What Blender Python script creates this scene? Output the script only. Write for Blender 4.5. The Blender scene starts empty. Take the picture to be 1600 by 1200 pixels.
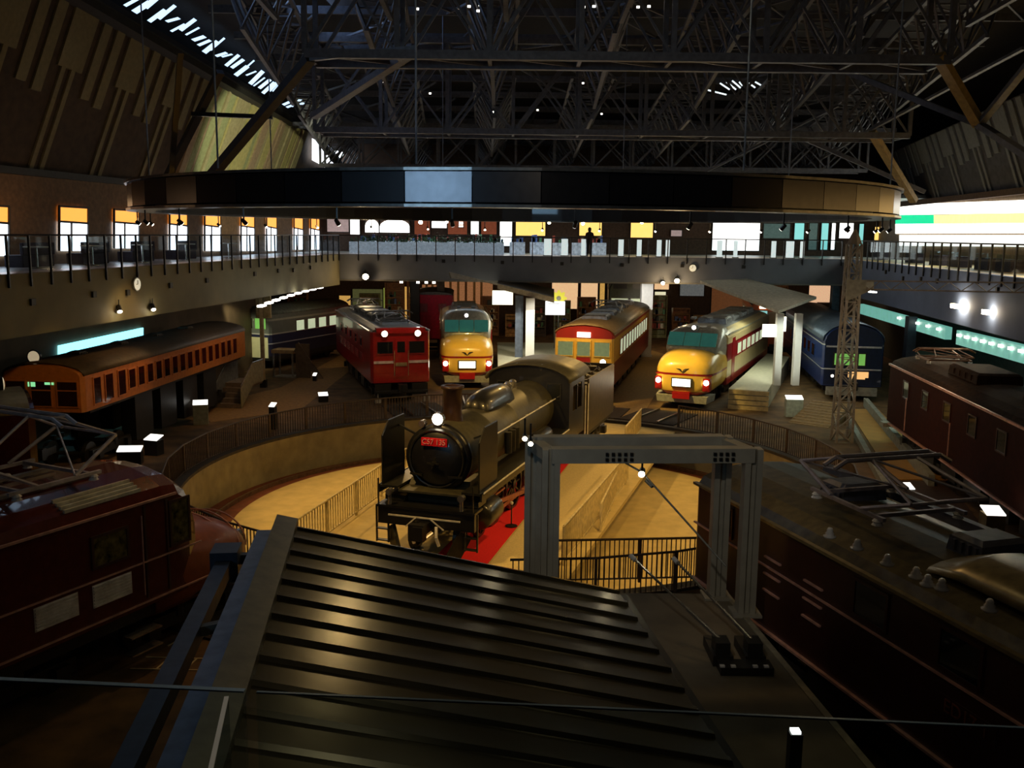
import bpy, bmesh, math, random
from mathutils import Vector, Matrix
rnd = random.Random(7)
SC = bpy.context.scene
COL = SC.collection
R = math.radians
# ------------------------------------------------------------------ camera
F = 1480.0; H = 8.0; PITCH = R(9.0); ROLL = R(0.6)
cam_d = bpy.data.cameras.new('camera'); cam = bpy.data.objects.new('camera', cam_d); COL.objects.link(cam)
cam_d.sensor_width = 36; cam_d.lens = F/1600*36; cam_d.clip_start = 0.05; cam_d.clip_end = 300
CM = Matrix.Rotation(math.pi/2-PITCH, 3, 'X') @ Matrix.Rotation(ROLL, 3, 'Z')
cam.matrix_world = Matrix.Translation((0, 0, H)) @ CM.to_4x4()
SC.camera = cam
# ------------------------------------------------------------------ world, exposure
SC.view_settings.view_transform = 'Standard'; SC.view_settings.look = 'None'
SC.view_settings.gamma = 1; SC.view_settings.use_curve_mapping = False
SC.view_settings.exposure = 0.0
w = bpy.data.worlds.new('world'); SC.world = w; w.use_nodes = True
w.node_tree.nodes['Background'].inputs[0].default_value = (0.25, 0.3, 0.5, 1)
w.node_tree.nodes['Background'].inputs[1].default_value = 0.005
SC.cycles.max_bounces = 5; SC.cycles.diffuse_bounces = 2; SC.cycles.glossy_bounces = 3
SC.cycles.transmission_bounces = 6; SC.cycles.transparent_max_bounces = 16
SC.cycles.sample_clamp_indirect = 3; SC.cycles.caustics_reflective = False; SC.cycles.caustics_refractive = False
SC.cycles.use_denoising = True

# ------------------------------------------------------------------ survey helpers: a sight line of the photograph met with a plane
def ray(px, py): return CM @ Vector((px-800, 600-py, -F))
def G(px, py, z=0.0):
    d = ray(px, py); return Vector((0, 0, H)) + d*((z-H)/d.z)
def D(px, py, Y):
    d = ray(px, py); return Vector((0, 0, H)) + d*(Y/d.y)
def RP(px, py, p0, n):
    d = ray(px, py); c = Vector((0, 0, H)); p0 = Vector(p0); n = Vector(n)
    return c + d*((p0-c).dot(n)/d.dot(n))

# ------------------------------------------------------------------ lights
def lamp(kind, loc, power, color=(1, .75, .4), size=.15, target=None, angle=60, blend=.6, sy=None):
    l = bpy.data.lights.new('lamp_light', kind); o = bpy.data.objects.new('lamp_light', l); COL.objects.link(o)
    o.location = loc; l.energy = power; l.color = color
    if kind == 'AREA':
        l.size = size
        if sy: l.shape = 'RECTANGLE'; l.size_y = sy
    else: l.shadow_soft_size = size
    if kind == 'SPOT': l.spot_size = R(angle); l.spot_blend = blend
    if target is not None:
        o.rotation_euler = (Vector(target)-Vector(loc)).to_track_quat('-Z', 'Y').to_euler()
    return o
WARM = (1, .66, .26); AMB = (1, .52, .16); WHT = (1, .93, .8); BLU = (.35, .55, 1); TEAL = (.5, 1, .85)
# warm floods hung from the ring that light the turntable pit
for a in range(8):
    t = math.radians(a*45+20)
    lamp('SPOT', (11.0*math.cos(t), 30.6+11.0*math.sin(t), 8.3), 1150, (1, .60, .17), .2, (3.2*math.cos(t), 30.6+3.2*math.sin(t), -1), 75, .5)
# added floods at the ring, no fixtures, brighten the vehicles around the pit: (heading, power, target, colour, cone)
for hd, pw, tg, c, cone in ((-25, 430, (-5.2, 44, 2), (1, .75, .5), 30), (-8, 2100, (-2.4, 48.6, 1.8), (1, .72, .2), 26), (8, 1000, (3.4, 45, 2), (1, .7, .25), 30), (14, 4600, (7.4, 43.5, 1.9), (1, .74, .2), 26),
        (40, 300, (13, 42, 1), (1, .8, .5), 50), (60, 50, (17, 45, 2), (.8, .9, 1), 30), (-75, 500, (-14.5, 33, 2.4), (1, .58, .2), 46), (-45, 480, (-12, 42, .5), (1, .6, .25), 60), (100, 150, (12.5, 30, 0), (1, .55, .2), 60),
        (206, 230, (-6.5, 17, 1.8), (1, .55, .2), 55), (235, 150, (-9, 22, 0), (1, .6, .3), 60), (165, 130, (5.5, 15, 3.4), (1, .62, .25), 60), (188, 90, (0, 10, 4), (1, .7, .3), 70), (5, 900, (2, 45, 0), (1, .6, .2), 90)):
    h_ = math.radians(hd); lamp('SPOT', (11.0*math.sin(h_), 30.6+11.0*math.cos(h_), 8.3), pw, c, .15, tg, cone, .7)
# added uplights above the ring, no fixtures, brighten the roof steel
for a in range(6):
    t = math.radians(a*60+15); lamp('SPOT', (11.1*math.cos(t), 30.6+11.1*math.sin(t), 9.6), 42, (.95, .85, .8), .2, (8*math.cos(t)+1, 30.6+8*math.sin(t), 20), 140, .6)
# daylight from the clerestory on the left and an added blue light behind the viewer, reflected in the ring
lamp('AREA', (-9, 36, 17.6), 260, (.4, .6, 1), 14, (2, 34, 13), sy=2)
o_ = lamp('AREA', (-10.4, -5, 10.2), 34, (.4, .7, 1), 3.6, (-1.5, 19.3, 9), sy=4); o_.data.spread = math.radians(40)
# added unseen lamps overhead for glints on the canopy ribs
for p_ in ((-3.2, 15.5, 13.2), (1.5, 19, 13.2), (5.2, 15, 13.2)): lamp('POINT', p_, 55, (1, .8, .45), .12)
lamp('POINT', (1.5, 2.0, 10.8), 60, (1, .85, .6), .25)  # added fill light by the viewer for canopy and gantry
lamp('SPOT', (-1.5, 3, 11.5), 620, (1, .92, .78), .2, (2.6, 15.5, 3.2), 26, .6)  # added spot to brighten the gantry
lamp('SPOT', (3.5, 20, 10.5), 1700, (1, .55, .15), .2, (14.0, 37, 0), 34)  # added spot to brighten the amber walkway
lamp('SPOT', (-9.8, 24.5, 8.2), 420, (1, .62, .2), .12, (-15.0, 30.3, 2.6), 22)
# added spot that brightens the pale boards of the left wall
lamp('SPOT', (-6, 42, 10.4), 3200, (1, .95, .6), .2, (-14.2, 52, 12.2), 44, .35)
for x_ in (-9, 1, 11, 21): lamp('AREA', (x_, 66, 5.0), 130, (1, .68, .36), 5, (x_, 70, 0), sy=5)  # added fill lights under the back gallery
# added warm overhead fill, not a lamp of the hall
lamp('AREA', (4, 40, 11.2), 90, (1, .72, .4), 26, (4, 40, 0), sy=26)

# ------------------------------------------------------------------ materials
MATS = {}
def mat(name, col, rough=.5, metal=0, emit=None, es=0, vary=.25, scale=6.0, bump=0, coat=0, spec=.5):
    if name in MATS: return MATS[name]
    m = bpy.data.materials.new(name); m.use_nodes = True; nt = m.node_tree; b = nt.nodes['Principled BSDF']
    b.inputs['Roughness'].default_value = rough; b.inputs['Metallic'].default_value = metal
    b.inputs['Coat Weight'].default_value = coat; b.inputs['Specular IOR Level'].default_value = spec
    c = tuple(col)+(1,)
    tc = nt.nodes.new('ShaderNodeTexCoord'); no = nt.nodes.new('ShaderNodeTexNoise'); no.inputs['Scale'].default_value = scale
    no.inputs['Detail'].default_value = 5
    nt.links.new(tc.outputs['Object'], no.inputs['Vector'])
    rp = nt.nodes.new('ShaderNodeValToRGB'); rp.color_ramp.elements[0].position = .3; rp.color_ramp.elements[1].position = .7
    rp.color_ramp.elements[0].color = tuple(x*(1-vary) for x in col)+(1,)
    rp.color_ramp.elements[1].color = tuple(min(1, x*(1+vary)) for x in col)+(1,)
    nt.links.new(no.outputs['Fac'], rp.inputs['Fac']); nt.links.new(rp.outputs['Color'], b.inputs['Base Color'])
    if bump:
        bp = nt.nodes.new('ShaderNodeBump'); bp.inputs['Strength'].default_value = bump; bp.inputs['Distance'].default_value = .02
        nt.links.new(no.outputs['Fac'], bp.inputs['Height']); nt.links.new(bp.outputs['Normal'], b.inputs['Normal'])
    if emit:
        b.inputs['Emission Color'].default_value = tuple(emit)+(1,); b.inputs['Emission Strength'].default_value = es
        m.cycles.emission_sampling = 'NONE' if es > 0 else 'AUTO'
    MATS[name] = m; return m
def bands(name, stops, rough=.3, coat=.3, axis=2, vary=.12):
    """paint in bands along one axis of the vehicle: stops = [(from_height, colour), ...]"""
    if name in MATS: return MATS[name]
    m = bpy.data.materials.new(name); m.use_nodes = True; nt = m.node_tree; b = nt.nodes['Principled BSDF']
    b.inputs['Roughness'].default_value = rough; b.inputs['Coat Weight'].default_value = coat
    tc = nt.nodes.new('ShaderNodeTexCoord'); sp = nt.nodes.new('ShaderNodeSeparateXYZ'); nt.links.new(tc.outputs['Object'], sp.inputs[0])
    mr = nt.nodes.new('ShaderNodeMath'); mr.operation = 'DIVIDE'; mr.inputs[1].default_value = 5.0
    nt.links.new(sp.outputs[axis], mr.inputs[0])
    rp = nt.nodes.new('ShaderNodeValToRGB'); rp.color_ramp.interpolation = 'CONSTANT'; e = rp.color_ramp.elements
    e[0].position = 0; e[0].color = tuple(stops[0][1])+(1,)
    e[1].position = stops[1][0]/5.0; e[1].color = tuple(stops[1][1])+(1,)
    for z, c in stops[2:]:
        q = e.new(z/5.0); q.color = tuple(c)+(1,)
    nt.links.new(mr.outputs[0], rp.inputs['Fac'])
    no = nt.nodes.new('ShaderNodeTexNoise'); no.inputs['Scale'].default_value = 3
    nt.links.new(tc.outputs['Object'], no.inputs['Vector'])
    mp = nt.nodes.new('ShaderNodeMapRange'); mp.inputs[3].default_value = 1-vary; mp.inputs[4].default_value = 1+vary
    nt.links.new(no.outputs['Fac'], mp.inputs[0])
    mx = nt.nodes.new('ShaderNodeVectorMath'); mx.operation = 'SCALE'
    nt.links.new(rp.outputs['Color'], mx.inputs[0]); nt.links.new(mp.outputs[0], mx.inputs['Scale'])
    nt.links.new(mx.outputs[0], b.inputs['Base Color'])
    MATS[name] = m; return m
def glow(name, col, es): return mat(name, tuple(min(1, x*.5) for x in col), .5, 0, col, es, .02)
def glass(name='clear_glass', tint=(.85, .92, .95), f=.07):
    if name in MATS: return MATS[name]
    m = bpy.data.materials.new(name); m.use_nodes = True; nt = m.node_tree; nt.nodes.clear()
    out = nt.nodes.new('ShaderNodeOutputMaterial'); mx = nt.nodes.new('ShaderNodeMixShader')
    tr = nt.nodes.new('ShaderNodeBsdfTransparent'); gl = nt.nodes.new('ShaderNodeBsdfGlossy')
    fr = nt.nodes.new('ShaderNodeFresnel'); fr.inputs[0].default_value = 1.35
    tr.inputs[0].default_value = tuple(tint)+(1,); gl.inputs['Roughness'].default_value = .03
    gm_ = nt.nodes.new('ShaderNodeNewGeometry'); iv = nt.nodes.new('ShaderNodeMath'); iv.operation = 'SUBTRACT'; iv.inputs[0].default_value = 1
    nt.links.new(gm_.outputs['Backfacing'], iv.inputs[1]); ml = nt.nodes.new('ShaderNodeMath'); ml.operation = 'MULTIPLY'
    nt.links.new(fr.outputs[0], ml.inputs[0]); nt.links.new(iv.outputs[0], ml.inputs[1])
    nt.links.new(ml.outputs[0], mx.inputs[0]); nt.links.new(tr.outputs[0], mx.inputs[1]); nt.links.new(gl.outputs[0], mx.inputs[2])
    nt.links.new(mx.outputs[0], out.inputs[0]); MATS[name] = m; return m

steel = mat('grey_painted_steel', (.16, .16, .14), .5, .2)
steel_b = mat('blue_grey_steel', (.13, .16, .22), .45, .3)
dark = mat('black_paint', (.012, .012, .013), .35, .1, coat=.3)
blackm = mat('sooty_black', (.02, .018, .015), .45, .2)
rail_m = mat('worn_rail_steel', (.3, .26, .2), .3, .9)
truss_m = mat('dark_truss_steel', (.10, .105, .125), .5, .3)
gold_m = mat('ochre_strut_steel', (.3, .2, .06), .5)
chrome = mat('silver_metal', (.6, .58, .55), .25, .9)
ground_m = mat('brown_asphalt', (.13, .07, .024), .8, 0, scale=1.5, vary=.5, bump=.3)
ballast_m = mat('dark_ballast', (.035, .025, .018), .95, 0, scale=25, vary=.7, bump=1)
concrete = mat('yellowish_concrete', (.32, .27, .15), .8, 0, scale=2, vary=.2, bump=.2)
pale_floor = mat('pale_floor', (.62, .48, .2), .75, 0, scale=2, vary=.12)
redbrown = mat('rust_red_floor', (.22, .06, .025), .75, 0, scale=3)
carpet = mat('red_carpet', (.85, .012, .018), .9, 0, scale=30, vary=.15)
cream_mat = mat('cream_mat', (.75, .6, .3), .85, 0, scale=20, vary=.1)
fascia_l = mat('olive_wall_paint', (.17, .15, .08), .7, 0, scale=.8, vary=.15)
fascia_b = mat('grey_fascia_paint', (.20, .21, .25), .7, 0, scale=.8, vary=.12)
fascia_r = mat('blue_grey_wall_paint', (.13, .18, .33), .7, 0, scale=.8, vary=.12)
brownwall = mat('brown_wall_paint', (.12, .075, .04), .7, 0, scale=1)
roof_metal = mat('olive_ribbed_roof_metal', (.085, .07, .034), .24, .5, scale=1.2, vary=.3, bump=.15)
maroon = mat('maroon_paint', (.11, .018, .010), .22, 0, coat=.6, vary=.15)
maroon_dark = mat('dark_brown_paint', (.055, .016, .010), .42, 0, coat=.12, vary=.15)
win_dark = mat('dark_window_glass', (.01, .012, .014), .05, 0, coat=.5, vary=.05)
trim_pink = mat('bright_trim_line', (.75, .42, .34), .35, .2)
seat_m = mat('dark_upholstery', (.04, .03, .05), .8)
white_m = mat('white_paint', (.8, .8, .78), .5, vary=.05)
porcelain = mat('white_porcelain', (.7, .68, .66), .2, vary=.05, coat=.5)
lamp_w = glow('lamp_white', (1, .9, .7), 14)
lamp_warm = glow('lamp_warm', (1, .72, .35), 12)
lamp_dot = glow('downlight_white', (1, .95, .85), 5)
GLASS = glass()

# ------------------------------------------------------------------ mesh helpers
class MB:
    def __init__(s): s.v = []; s.f = []; s.mi = []; s.sm = []; s.cur = 0; s.smooth = False
    def add(s, vs, fs):
        o = len(s.v); s.v += [tuple(v) for v in vs]
        for f in fs: s.f.append([i+o for i in f]); s.mi.append(s.cur); s.sm.append(s.smooth)
        return s
    def box(s, c, d, rz=0, M=None):
        hx, hy, hz = d[0]/2, d[1]/2, d[2]/2
        vs = [Vector((x, y, z)) for z in (-hz, hz) for x, y in ((-hx, -hy), (hx, -hy), (hx, hy), (-hx, hy))]
        if rz: r = Matrix.Rotation(rz, 3, 'Z'); vs = [r @ v for v in vs]
        if M: vs = [M @ v for v in vs]
        c = Vector(c); vs = [v+c for v in vs]
        return s.add(vs, [(3, 2, 1, 0), (4, 5, 6, 7), (0, 1, 5, 4), (1, 2, 6, 5), (2, 3, 7, 6), (3, 0, 4, 7)])
    def b2(s, p, q): # box from min corner to max corner
        return s.box([(a+b)/2 for a, b in zip(p, q)], [abs(b-a) for a, b in zip(p, q)])
    def bar(s, p, q, w, h=None, up=(0, 0, 1)):
        p = Vector(p); q = Vector(q); h = h or w; d = (q-p)
        if d.length < 1e-5: return s
        d.normalize(); up = Vector(up)
        if abs(d.dot(up)) > .98: up = Vector((0, 1, 0))
        x = d.cross(up).normalized()*(w/2); y = x.cross(d).normalized()*(h/2)
        vs = [p-x-y, p+x-y, p+x+y, p-x+y, q-x-y, q+x-y, q+x+y, q-x+y]
        return s.add(vs, [(3, 2, 1, 0), (4, 5, 6, 7), (0, 1, 5, 4), (1, 2, 6, 5), (2, 3, 7, 6), (3, 0, 4, 7)])
    def cyl(s, p, q, r, n=12, r2=None, caps=True):
        p = Vector(p); q = Vector(q); d = (q-p).normalized(); r2 = r if r2 is None else r2
        up = Vector((0, 0, 1)) if abs(d.z) < .9 else Vector((1, 0, 0))
        x = d.cross(up).normalized(); y = d.cross(x)
        a = [p+(x*math.cos(t)+y*math.sin(t))*r for t in [2*math.pi*i/n for i in range(n)]]
        b = [q+(x*math.cos(t)+y*math.sin(t))*r2 for t in [2*math.pi*i/n for i in range(n)]]
        fs = [(i, (i+1) % n, n+(i+1) % n, n+i) for i in range(n)]
        if caps: fs += [tuple(range(n-1, -1, -1)), tuple(range(n, 2*n))]
        return s.add(a+b, fs)
    def lathe(s, prof, c=(0, 0, 0), n=16, axis='Z'): # prof: [(r, h)]
        c = Vector(c); vs = []; m = len(prof)
        for i in range(n):
            t = 2*math.pi*i/n
            for r, h in prof:
                if axis == 'Z': p = Vector((r*math.cos(t), r*math.sin(t), h))
                elif axis == 'Y': p = Vector((r*math.cos(t), h, r*math.sin(t)))
                else: p = Vector((h, r*math.cos(t), r*math.sin(t)))
                vs.append(p+c)
        fs = [(i*m+j, ((i+1) % n)*m+j, ((i+1) % n)*m+j+1, i*m+j+1) for i in range(n) for j in range(m-1)]
        return s.add(vs, fs)
    def loft(s, secs, caps=True): # secs: list of rings of equal length
        m = len(secs[0]); vs = [p for r in secs for p in r]
        fs = [(k*m+i, k*m+(i+1) % m, (k+1)*m+(i+1) % m, (k+1)*m+i) for k in range(len(secs)-1) for i in range(m)]
        if caps: fs += [tuple(range(m-1, -1, -1)), tuple((len(secs)-1)*m+i for i in range(m))]
        return s.add(vs, fs)
    def prism(s, prof, y0, y1): # section in x,z run along y
        return s.loft([[(x, y0, z) for x, z in prof], [(x, y1, z) for x, z in prof]])
    def poly(s, pts, z0, z1): # plan polygon run up in z
        return s.loft([[(p[0], p[1], z0) for p in pts], [(p[0], p[1], z1) for p in pts]])
    def tube(s, pts, r, n=6):
        for a, b in zip(pts[:-1], pts[1:]): s.cyl(a, b, r, n)
        return s
    def build(s, name, m, parent=None, bevel=0, loc=None):
        me = bpy.data.meshes.new(name); me.from_pydata(s.v, [], s.f)
        for x in (m if isinstance(m, (list, tuple)) else [m]): me.materials.append(x)
        for p, i, sm in zip(me.polygons, s.mi, s.sm): p.material_index = i; p.use_smooth = sm
        b = bmesh.new(); b.from_mesh(me); bmesh.ops.recalc_face_normals(b, faces=b.faces); b.to_mesh(me); b.free()
        o = bpy.data.objects.new(name, me); COL.objects.link(o)
        if parent is not None: o.parent = parent
        if loc is not None: o.location = loc
        if bevel:
            md = o.modifiers.new('bevel', 'BEVEL'); md.width = bevel; md.segments = 2; md.limit_method = 'ANGLE'
        return o
def thing(name, label, cat, loc=(0, 0, 0), rotz=0, group=None):
    o = bpy.data.objects.new(name, None); COL.objects.link(o); o.location = loc; o.rotation_euler = (0, 0, rotz)
    o.empty_display_size = .2; o['label'] = label; o['category'] = cat
    if group: o['group'] = group
    return o
def tag(o, label, cat, group=None):
    o['label'] = label; o['category'] = cat
    if group: o['group'] = group
    return o
def struct(name, mb, m, **k):
    o = mb.build(name, m, **k); o['kind'] = 'structure'; return o
KIDS = {}
def kids(o): return [c for c in COL.objects if c.parent == o]
def dup(root, loc, rotz=None, label=None, group=None, sc=None):
    r = root.copy(); COL.objects.link(r); r.location = loc
    if rotz is not None: r.rotation_euler = (0, 0, rotz)
    if label: r['label'] = label
    if group: r['group'] = group
    if sc: r.scale = sc
    for ch in kids(root):
        c = ch.copy(); COL.objects.link(c); c.parent = r
        for g in kids(ch):
            d = g.copy(); COL.objects.link(d); d.parent = c
    return r
def hvec(h): return Vector((math.sin(h), math.cos(h), 0))
# ================================================================== SETTING
T = Vector((0.0, 30.6, 0)); PR = 10.5
def pol(r, h, z=0): return (T.x+r*math.sin(h), T.y+r*math.cos(h), z)
mb = MB(); N = 96
inner = [pol(PR, 2*math.pi*i/N) for i in range(N)]
outer = []
for i in range(N):
    a = 2*math.pi*i/N; k = 62/max(abs(math.sin(a)), abs(math.cos(a))); outer.append((T.x+k*math.sin(a), T.y+k*math.cos(a), 0))
mb.add(inner+outer, [(i, (i+1) % N, N+(i+1) % N, N+i) for i in range(N)])
struct('floor', mb, ground_m)
mb = MB(); a = [pol(PR, 2*math.pi*i/N, 0) for i in range(N)]; b = [pol(PR, 2*math.pi*i/N, -1.55) for i in range(N)]
mb.add(a+b, [(i, (i+1) % N, N+(i+1) % N, N+i) for i in range(N)])
struct('wall_turntable_pit', mb, concrete)
mb = MB()
for r0, r1, z0, z1 in ((PR-.02, PR+.28, .0, .10),):
    for i in range(N):
        h0, h1 = 2*math.pi*i/N, 2*math.pi*(i+1)/N
        mb.add([pol(r0, h0, z0), pol(r1, h0, z0), pol(r1, h1, z0), pol(r0, h1, z0), pol(r0, h0, z1), pol(r1, h0, z1), pol(r1, h1, z1), pol(r0, h1, z1)],
               [(0, 1, 5, 4), (2, 3, 7, 6), (4, 5, 6, 7), (1, 2, 6, 5), (3, 0, 4, 7)])
struct('trim_1', mb, mat('dark_rim_stone', (.05, .04, .03), .7))
mb = MB(); mb.add([pol(PR, 2*math.pi*i/N, -1.5) for i in range(N)]+[pol(8.9, 2*math.pi*i/N, -1.5) for i in range(N)], [(i, (i+1) % N, N+(i+1) % N, N+i) for i in range(N)])
struct('floor_pit_ring', mb, redbrown)
mb = MB(); mb.lathe([(0, -1.36), (9.15, -1.36), (9.2, -1.5), (9.2, -1.6)], (T.x, T.y, 0), 96)
struct('floor_pit', mb, pale_floor)
mb = MB(); mb.lathe([(9.86, -1.5), (9.86, -1.36), (9.93, -1.36), (9.93, -1.5)], (T.x, T.y, 0), 96)
tag(mb.build('ring_rail', rail_m), 'circular steel rail on the red-brown floor around the turntable pit', 'rail')

# -------- left side
kL = .1325
def FLp(Y, z): return Vector((-14.5+kL*(Y-26.9), Y, z))
def WLp(Y, z): return Vector((-18+.13*(Y-34), Y, z))
def quad_wall(name, p, q, z0, z1, th, m, side=1):
    d = (q-p).normalized(); n = Vector((d.y, -d.x, 0))*th*side
    mb = MB(); mb.poly([(p.x, p.y), (q.x, q.y), (q.x+n.x, q.y+n.y), (p.x+n.x, p.y+n.y)], z0, z1); return struct(name, mb, m)
quad_wall('wall_left_balcony_front', FLp(8, 0), FLp(57.4, 0), 4.87, 6.7, .3, fascia_l, -1)
quad_wall('wall_left', WLp(6, 0), WLp(57.4, 0), 0, 4.87, .3, brownwall, -1)
mb = MB(); p = [FLp(8, 0)-Vector((.3, 0, 0)), FLp(57.4, 0)-Vector((.3, 0, 0)), WLp(57.4, 0), WLp(8, 0)]
mb.poly([(v.x, v.y) for v in p], 6.42, 6.68); struct('floor_left_balcony', mb, mat('pale_blue_floor', (.35, .36, .42), .3, vary=.1))
quad_wall('wall_left_upper', WLp(8, 0), WLp(67, 0), 6.68, 10.1, .3, mat('warm_brown_plaster', (.20, .11, .05), .7), -1)
WLU = Vector((-1, .13, 0)).normalized()
def WLray(px, py, off=0): return RP(px, py, WLp(34, 0)+Vector((off, 0, 0)), Vector((1, -.13, 0)))
# slanted upper wall with acoustic boards
lean = .4; nrmL = Vector((.13, 1, 0)).cross(Vector((lean, 0, 1)))
TL1 = RP(126, 0, WLp(34, 10.1), nrmL); TL2 = RP(480, 205, WLp(34, 10.1), nrmL)
def top_t(Y): # height above z 10.1 of the slanted wall's top edge
    k = (Y-TL1.y)/(TL2.y-TL1.y); return max(1.2, TL1.z+(TL2.z-TL1.z)*k-10.1)
def SLp(Y, t, off=0): return WLp(Y, 10.1)+Vector((lean*t+off, 0, t))
mb = MB(); Ys = list(range(8, 67, 2))
mb.add([SLp(y, 0) for y in Ys]+[SLp(y, top_t(y)) for y in Ys], [(i, i+1, len(Ys)+i+1, len(Ys)+i) for i in range(len(Ys)-1)])
struct('wall_left_slanted', mb, mat('dark_acoustic_wall', (.055, .035, .022), .85, scale=3, vary=.3))
board_m = mat('pale_acoustic_board', (.20, .175, .10), .8, vary=.12)
def boards(name, Pf, tf, y0, y1, m, th):
    mb = MB(); y = y0
    def strip(ya, yb, f0, f1):
        ta, tb = tf(ya), tf(yb)
        vs = [Pf(ya, ta*f0, 0), Pf(yb, tb*f0, 0), Pf(yb, tb*f1, 0), Pf(ya, ta*f1, 0)]
        ws = [Pf(ya, ta*f0, th), Pf(yb, tb*f0, th), Pf(yb, tb*f1, th), Pf(ya, ta*f1, th)]
        mb.add(vs+ws, [(0, 1, 2, 3), (4, 5, 6, 7), (0, 1, 5, 4), (1, 2, 6, 5), (2, 3, 7, 6), (3, 0, 4, 7)])
    while y < y1-5:
        strip(y, y+1.5, .62, .98)
        strip(y+.25, y+.5, .0, .62); strip(y+.85, y+1.1, .0, .62)
        strip(y+1.9, y+2.45, .48, .98); strip(y+2.85, y+3.4, .45, .98)
        y += 3.85
    return struct(name, mb, m)
boards('trim_2', SLp, top_t, 12, 50, board_m, .08)
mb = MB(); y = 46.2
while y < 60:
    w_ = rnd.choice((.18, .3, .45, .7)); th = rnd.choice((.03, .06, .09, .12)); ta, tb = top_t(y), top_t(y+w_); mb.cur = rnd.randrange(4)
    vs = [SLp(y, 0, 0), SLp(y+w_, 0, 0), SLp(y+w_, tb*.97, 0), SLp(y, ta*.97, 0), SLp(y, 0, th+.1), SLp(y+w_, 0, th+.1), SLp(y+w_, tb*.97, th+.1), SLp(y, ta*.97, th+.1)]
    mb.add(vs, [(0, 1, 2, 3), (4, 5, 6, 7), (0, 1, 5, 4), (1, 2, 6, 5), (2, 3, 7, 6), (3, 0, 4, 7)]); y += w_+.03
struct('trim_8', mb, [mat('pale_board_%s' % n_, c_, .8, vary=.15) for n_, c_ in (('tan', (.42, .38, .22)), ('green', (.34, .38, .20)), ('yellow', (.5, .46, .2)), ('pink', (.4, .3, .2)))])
# seams and the dark ledge at the foot of the slanted wall
mb = MB(); mb.bar(SLp(8, -.05, .12), SLp(66, -.05, .12), .3, .25); struct('trim_3', mb, mat('near_black_ledge', (.02, .02, .02), .6))
mb = MB(); mb.bar(SLp(12, top_t(12), .2), SLp(58, top_t(58), .2), .7, .6); struct('trim_4', mb, mat('near_black_ledge', (.02, .02, .02), .6))
# clerestory strip of daylight above the slanted wall, broken up by mullions
day = glow('daylight_glazing', (.55, .75, 1), 1.5)
mb = MB()
for i in range(60):
    y = 20+i*.62; L_ = rnd.uniform(.18, .5); z0 = rnd.uniform(.35, .8); z1 = z0+rnd.uniform(.2, .8)
    mb.add([SLp(y, top_t(y)+z0, .3), SLp(y+L_, top_t(y+L_)+z0, .3), SLp(y+L_+.5, top_t(y+L_)+z1, .5), SLp(y+.5, top_t(y)+z1, .5)], [(0, 1, 2, 3)])
struct('window_1', mb, day)
mb = MB()
for q_ in (((480, 216), (503, 228), (503, 262), (480, 250)), ((506, 232), (530, 238), (530, 262), (500, 262))):
    mb.add([RP(x_, y_, SLp(34, 0), nrmL)+Vector((.3, 0, 0)) for x_, y_ in q_], [(0, 1, 2, 3)])
struct('window_20', mb, glow('far_daylight_glazing', (.85, .92, 1), 2.5))
# windows of the left gallery
orange = glow('orange_blind', (1, .36, .06), 1.5); wpane = glow('bright_window_pane', (.85, .9, 1), 3.2)
frame_b = mat('dark_window_frame', (.03, .025, .02), .6)
for i, (x0, x1, yt, ym, yb) in enumerate(((-30, 11, 320, 346, 400), (90, 135, 322, 346, 392), (176, 215, 327, 347, 388), (263, 291, 332, 350, 392), (318, 343, 334, 352, 392), (375, 396, 336, 353, 392), (415, 431, 337, 354, 392), (458, 472, 340, 356, 390), (484, 498, 341, 357, 390))):
    mo = MB(); mw = MB(); mf = MB()
    def Q(x, y, off=.04): return WLray(x, y, off)
    xm = x0+(x1-x0)*.42
    a, b, c, d_ = Q(x0, yt), Q(x1, yt+(x1-x0)*.06), Q(x1, ym+3), Q(x0, ym)
    for mm, q in ((mo, (a, b, c, d_)), (mw, (d_, c, Q(x1, yb), Q(x0, yb)))):
        mm.add(list(q)+[v+Vector((.05, 0, 0)) for v in q], [(0, 1, 2, 3), (4, 5, 6, 7), (0, 1, 5, 4), (1, 2, 6, 5), (2, 3, 7, 6), (3, 0, 4, 7)])
    e = thing('window_%d' % (i+2), '', 'window'); del e['label']; del e['category']; e['kind'] = 'structure'
    mo.build('roller_blind', orange, e); mw.build('pane', wpane, e)
    for u, v in ((a, Q(x0, yb)), (b, Q(x1, yb)), (a, b), (Q(xm, ym), Q(xm, yb)), (d_, c)): mf.bar(u+Vector((.06, 0, 0)), v+Vector((.06, 0, 0)), .08)
    mf.build('window_frame', frame_b, e)
for Y in (24, 34, 44): lamp('POINT', WLp(Y, 8.8)+Vector((1.6, 0, 0)), 13, (1, .6, .3), .3)
# lower left wall: long cyan sign, openings
mb = MB()
q = [WLray(90, 558, .05), WLray(222, 530, .05), WLray(222, 512, .05), WLray(90, 540, .05)]
mb.add(q+[v+Vector((.06, 0, 0)) for v in q], [(0, 1, 2, 3), (4, 5, 6, 7), (0, 1, 5, 4), (1, 2, 6, 5), (2, 3, 7, 6), (3, 0, 4, 7)])
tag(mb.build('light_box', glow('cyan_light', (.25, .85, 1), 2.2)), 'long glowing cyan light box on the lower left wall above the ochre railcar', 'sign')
lamp('AREA', WLray(160, 530, .3), 14, (.3, .8, 1), 1.2, FLp(38, 3), sy=.4)

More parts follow.
